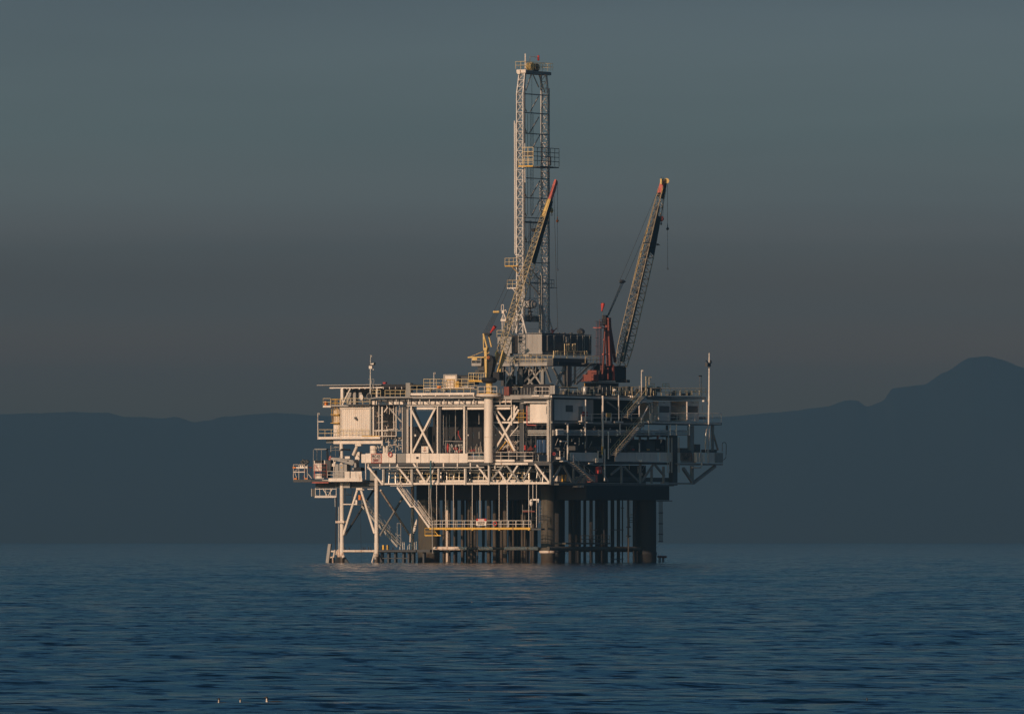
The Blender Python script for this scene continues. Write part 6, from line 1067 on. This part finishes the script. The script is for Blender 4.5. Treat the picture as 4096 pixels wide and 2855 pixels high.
part('pipe', WR, lambda q: [q.tube(c, c+V3(rnd.choice([(.8, 0, 0), (0, 0, .8), (.5, 0, .5)])), .05, 5) for c in [L(r2(rnd.uniform(1260, 1600), rnd.uniform(1430, 1555)), rnd.uniform(1, 3)) for _ in range(40)]], par=t); part('body', OR, lambda q: (q.lb(r2(1300, 1500), r2(1400, 1560), 2.5, 4), q.lb(r2(1430, 1470), r2(1560, 1560), 3, 4)), par=t)
for x, y_, lab in ((850, 1297, 'round white lamp on the column left of the crane pedestal'), (1263, 1292, 'round white lamp just right of the crane pedestal')):
    t = thing('deck_lamp', lab, 'lamp', L(r2(x, y_), .1), 'round lamps beside the pedestal'); part('globe', WC, lambda q: (lambda c: q.sweep([c+V3((0, 0, z_)) for z_ in (-.12, -.08, .08, .12)], [.04, .12, .12, .04], 10))(L(r2(x, y_), .05)), par=t); part('bracket', RD, lambda q: q.tube(L(r2(x, y_-12), .1), L(r2(x, y_-3), .1), .09), par=t)
t = thing('wall_floodlight', 'white floodlight on a thin rod beside the big X brace', 'floodlight', L(r2(28, 1310), .9)); part('case', WC, lambda q: (q.lb(r1(1935, 1283), r1(1957, 1315), .8, 1), q.lb(r1(1908, 1290), r1(1935, 1296), .8, 1)), par=t); part('rod', G, lambda q: (q.tube(L(r1(1925, 1310), .9), L(r1(1922, 1560), .9), .035), q.tube(L(r1(1922, 900), .9), L(r1(1925, 1290), .9), .02)), par=t)
# ---- clutter on the far upper deck and around the drill floor feet
t = thing('capstan_winches', 'row of dark winches and fittings on the far upper deck', 'winches', Q(r3(1560, 520), -2))
part('winch', DG, lambda q: [q.tube(Q(r3(x, y_), -2), Q(r3(x+w_, y_), -2), r_, 8) for x, y_, w_, r_ in ((1370, 450, 22, .45), (1290, 500, 30, .5), (1555, 478, 20, .25), (1640, 505, 50, .15), (1700, 500, 60, .2), (1330, 500, 20, .3))], par=t)
part('white_fitting', W, lambda q: (q.qb(r3(1497, 485), r3(1525, 500), -1.6, -2), q.tube(Q(r3(1515, 490), -1.6), Q(r3(1530, 500), -1.6), .12)), par=t); part('rail_pipe', RAILM, lambda q: [q.tube(Q(r3(a, y_), -2.5), Q(r3(b, y_), -2.5), .05) for a, b, y_ in ((1560, 1890, 462), (1680, 1820, 475), (1480, 1650, 490))], par=t)
t = thing('ladder_cage', 'tall pale yellow ladder cage rising at the head of the dark upper stair', 'ladder', Q(r3(1240, 520), -.4))
part('frame', RAILM, lambda q: (q.tube(Q(r3(1238, 520), -.4), Q(r3(1238, 303), -.4), .05), q.tube(Q(r3(1250, 430), -.4), Q(r3(1250, 303), -.4), .04), q.tube(Q(r3(1236, 303), -.4), Q(r3(1302, 303), -.4), .05), q.tube(Q(r3(1262, 303), -.4), Q(r3(1242, 430), -.4), .04), q.tube(Q(r3(1275, 303), -.6), Q(r3(1275, 400), -.6), .04), q.tube(Q(r3(1300, 303), -.6), Q(r3(1283, 365), -.6), .04)), par=t)
t = thing('stair_head_frame', 'bright white pipe frame under the head of the dark upper stair', 'pipe frame', Q(r3(1230, 800), .3))
part('cross_beam', W, lambda q: (q.qb(r3(1175, 562), r3(1312, 600), .4, 0), q.qb(r3(1090, 518), r3(1240, 545), .5, -.4)), par=t); part('pipe', W, lambda q: (q.path([Q(r3(x, y_), .5) for x, y_ in ((1180, 600), (1240, 592), (1278, 618), (1285, 800))], .1, 8), q.tube(Q(r3(1262, 640), .5), Q(r3(1182, 800), .5), .12), q.tube(Q(r3(1160, 600), .4), Q(r3(1162, 760), .4), .1), q.tube(Q(r3(1308, 600), .4), Q(r3(1308, 800), .4), .12), q.tube(Q(r3(1380, 630), .2), Q(r3(1380, 795), .2), .1), q.tube(Q(r3(1708, 590), .2), Q(r3(1708, 795), .2), .1), q.tube(Q(r3(1192, 800), .6), Q(r3(1192, 840), .6), .08)), par=t)
B('brace', G, Q(r3(790, 590), -.6), Q(r3(1080, 795), -.6), .22)
part('pipe_bracket', WC, lambda q: (q.qb(r3(325, 838), r3(350, 843), .6, .4), q.qb(r3(490, 838), r3(545, 844), .6, .4), q.tube(Q(r3(525, 890), .5), Q(r3(545, 842), .5), .04), q.qb(r3(272, 1035), r3(338, 1048), .8, .5), q.qb(r3(900, 812), r3(982, 832), .7, .3), q.qb(r3(290, 1255), r3(345, 1275), .9, .3), q.qb(r3(1195, 1255), r3(1258, 1278), .8, .2), q.qb(r3(605, 1288), r3(640, 1300), .7, .3), q.qb(r3(570, 820), r3(635, 836), .6, .3)))
part('small_lamp', WC, lambda q: [q.tube(Q(r3(x, y_), .2), Q(r3(x+12, y_), .2), .09, 6) for x, y_ in ((425, 1065), (515, 1065), (1388, 980), (1445, 905), (825, 900))])
part('deck_box', DG, lambda q: [q.box(x, x+w_, y_, y_+1.2, Z(1577, y_), Z(1577, y_)+h) for x, w_, y_, h in [(-9+i*.9, rnd.uniform(.3, .9), rnd.uniform(2, 5), rnd.uniform(.3, 1.3)) for i in range(10)]]+[q.box(-1.5, -.6, y_, y_+rnd.uniform(.5, 2), Z(1577, y_), Z(1577, y_)+h) for y_, h in [(6+i*2.1, rnd.uniform(.3, 1.4)) for i in range(14)]])
part('deck_post', ST, lambda q: [q.tube((x, 1.2, Z(1577)), (x, 1.2, Z(1577)+rnd.uniform(.5, 1.4)), .04, 4) for x in [-11+i*.55 for i in range(20)]]+[q.tube((-.2, y_, Z(1577, y_)), (-.2, y_, Z(1577, y_)+rnd.uniform(.4, 1.3)), .045, 4) for y_ in [2+i*1.3 for i in range(24)]])

# denser plant on the shaded decks: pipe runs, risers and boxes between the levels
for lo_, hi_, yy0, yy1, m_, n_ in ((620, 1500, 870, 1000, DG, 22), (200, 1450, 985, 1150, DG, 26), (1300, 1900, 585, 800, DG, 12), (820, 1500, 1310, 1500, DG, 16)):
    part('deck_box', m_, lambda q: [(lambda x, y_, w_, h: q.qb(r3(x, y_-h), r3(x+w_, y_), -1.2-rnd.random(), -3))(rnd.uniform(lo_, hi_), yy1-rnd.uniform(0, 12), rnd.uniform(10, 40), rnd.uniform(15, 60)) for _ in range(n_//2)])
    part('deck_pipe', ST, lambda q: [(lambda x, y_, h: q.tube(Q(r3(x, y_), -.8), Q(r3(x+rnd.choice([0, 0, 30]), y_-h), -.8), .05, 5))(rnd.uniform(lo_, hi_), rnd.uniform(yy0+30, yy1), rnd.uniform(20, 90)) for _ in range(n_//2)])
part('deck_box', DG, lambda q: [(lambda x, w_, h: q.qb(r3(x, 520-h), r3(x+w_, 520), -1.5, -3))(rnd.uniform(200, 1900), rnd.uniform(8, 30), rnd.uniform(10, 40)) for _ in range(18)])
part('deck_pipe', RAILM, lambda q: [(lambda x, h: q.tube(Q(r3(x, 520), -.5), Q(r3(x, 520-h), -.5), .045, 5))(rnd.uniform(200, 1900), rnd.uniform(25, 60)) for _ in range(20)])
part('deck_box', DG, lambda q: [(lambda x, w_, h: q.lb(r2(x, 1570-h), r2(x+w_, 1570), 3, 5))(rnd.uniform(420, 2050), rnd.uniform(15, 60), rnd.uniform(20, 120)) for _ in range(18)])
part('deck_pipe', LG, lambda q: [(lambda x, h: q.tube(L(r2(x, 1570), 2), L(r2(x, 1570-h), 2), .045, 5))(rnd.uniform(420, 2050), rnd.uniform(40, 200)) for _ in range(22)])

# ================================================================ birds
PLUM = paint('dark_bird_plumage', (.03, .028, .03)); WPL = paint('white_bird_plumage', (.70, .64, .56)); 
def grebe(name, label, cat, base, s=1.0, rz=0, group=None, body=True):
    t = bpy.data.objects.new(name, None); COL.objects.link(t); t['_b'] = (0, 0, 0)
    t.matrix_world = Matrix.Translation(base) @ Matrix.Rotation(rz, 4, 'Z') @ Matrix.Scale(s, 4); t['label'] = label; t['category'] = cat
    if group: t['group'] = group
    q = MB(); q.sweep([(.21, 0, .022), (.17, 0, .026), (.10, 0, .022), (.02, 0, .018), (-.035, 0, .022), (-.05, 0, .05), (-.048, 0, .08), (-.052, 0, .098), (-.062, 0, .106), (-.082, 0, .102), (-.105, 0, .098)], [.004, .018, .034, .036, .026, .013, .011, .014, .015, .008, .002], 10); q.build('body', PLUM, t)
    q = MB(); q.sweep([(-.048, -.004, .01), (-.057, -.004, .03), (-.061, -.004, .06), (-.060, -.004, .088)], [.022, .019, .0095, .008], 8); q.build('white_front', WPL, t)
    return t
def seaat(p_): d = CH*F/(p_[1]-2163); return V3(((p_[0]-2048)/F*d, d-D0, .0))
GR = 'small white-fronted water birds swimming in front'
for i, ((bx, by), s_, rz_, lab) in enumerate((((885, 2820), 1.15, -.9, 'white-fronted swimming bird, leftmost of three in a row near the bottom edge'), ((972, 2816), .95, -.5, 'white-fronted swimming bird, middle one of three in a row near the bottom edge'),
        ((1083, 2816), 1.25, 0, 'white-fronted swimming bird with dark back seen side-on, rightmost of three in a row'), ((1882, 2818), 1.0, -1.2, 'lone white-fronted swimming bird near the middle of the bottom edge'),
        ((1893, 2414), 1.1, -.2, 'tiny white-fronted bird on the water midway between platform and bottom edge'), ((3470, 2808), .75, -1.4, 'small pale bird on the water near the bottom right corner'))):
    grebe('water_bird', lab, 'bird', seaat((bx, by)), s_*1.15, rz_, GR)
q = MB(); c = seaat((3958, 2812)); q.sweep([(.05, 0, .0), (.02, 0, .012), (-.02, 0, .014), (-.05, 0, .004)], [.003, .014, .013, .004], 8)
t = bpy.data.objects.new('water_bird', None); COL.objects.link(t); t['_b'] = (0, 0, 0); t.matrix_world = Matrix.Translation(c); t['label'] = 'tiny all-dark bird low on the water at the bottom right corner'; t['category'] = 'bird'; q.build('body', PLUM, t)
# cormorants: one built, the rest copied
def cormorant(at, label, lean=0):
    t = thing('cormorant', label, 'bird', at, 'dark cormorants resting on the lower braces')
    part('body', PLUM, lambda q: q.sweep([V3(at)+V3(v) for v in ((.10, 0, .0), (.07, 0, .10), (.02, 0, .22), (-.01, 0, .32), (-.02, 0, .40), (0, 0, .46), (-.04, 0, .49), (-.12, 0, .50))], [.02, .06, .085, .06, .03, .03, .03, .008], 8), par=t)
    part('foot', PLUM, lambda q: q.tube(V3(at)+V3((0, -.03, -.04)), V3(at)+V3((0, -.03, .12)), .02, 5), par=t)
    return t
CG = 'dark cormorants resting on the lower braces'
zb = L(bb(500, 208), .6)
corm = cormorant(L(bb(440, 212), .6), 'dark cormorant nearest the left leg on the pale horizontal brace')
for x, rz_, lab in ((515, 1.0, 'dark cormorant second from the left leg on the pale horizontal brace'), (762, .3, 'dark cormorant, left one of the pair at the middle of the pale horizontal brace'), (795, 2.8, 'dark cormorant, right one of the pair at the middle of the pale horizontal brace'),
                   (857, .1, 'dark cormorant right of the middle pair on the pale horizontal brace'), (897, 2.2, 'dark cormorant nearest the right leg on the pale horizontal brace')):
    dup(corm, L(bb(x, 212), .6), lab, CG, rz_, .95)
for k, (x, rz_) in enumerate(((1085, .5), (1135, 2), (1205, .2), (1275, 1), (1300, 2.5), (1440, .3), (1640, 1.6))):
    dup(corm, L(bb(x, 206), 1.6), 'dark cormorant perched among others on the boat landing right of the second leg', CG, rz_, .9)
for o in ROOTS:
    if '_b' in o: del o['_b']
for o in COL.objects:
    if '_b' in o: del o['_b']
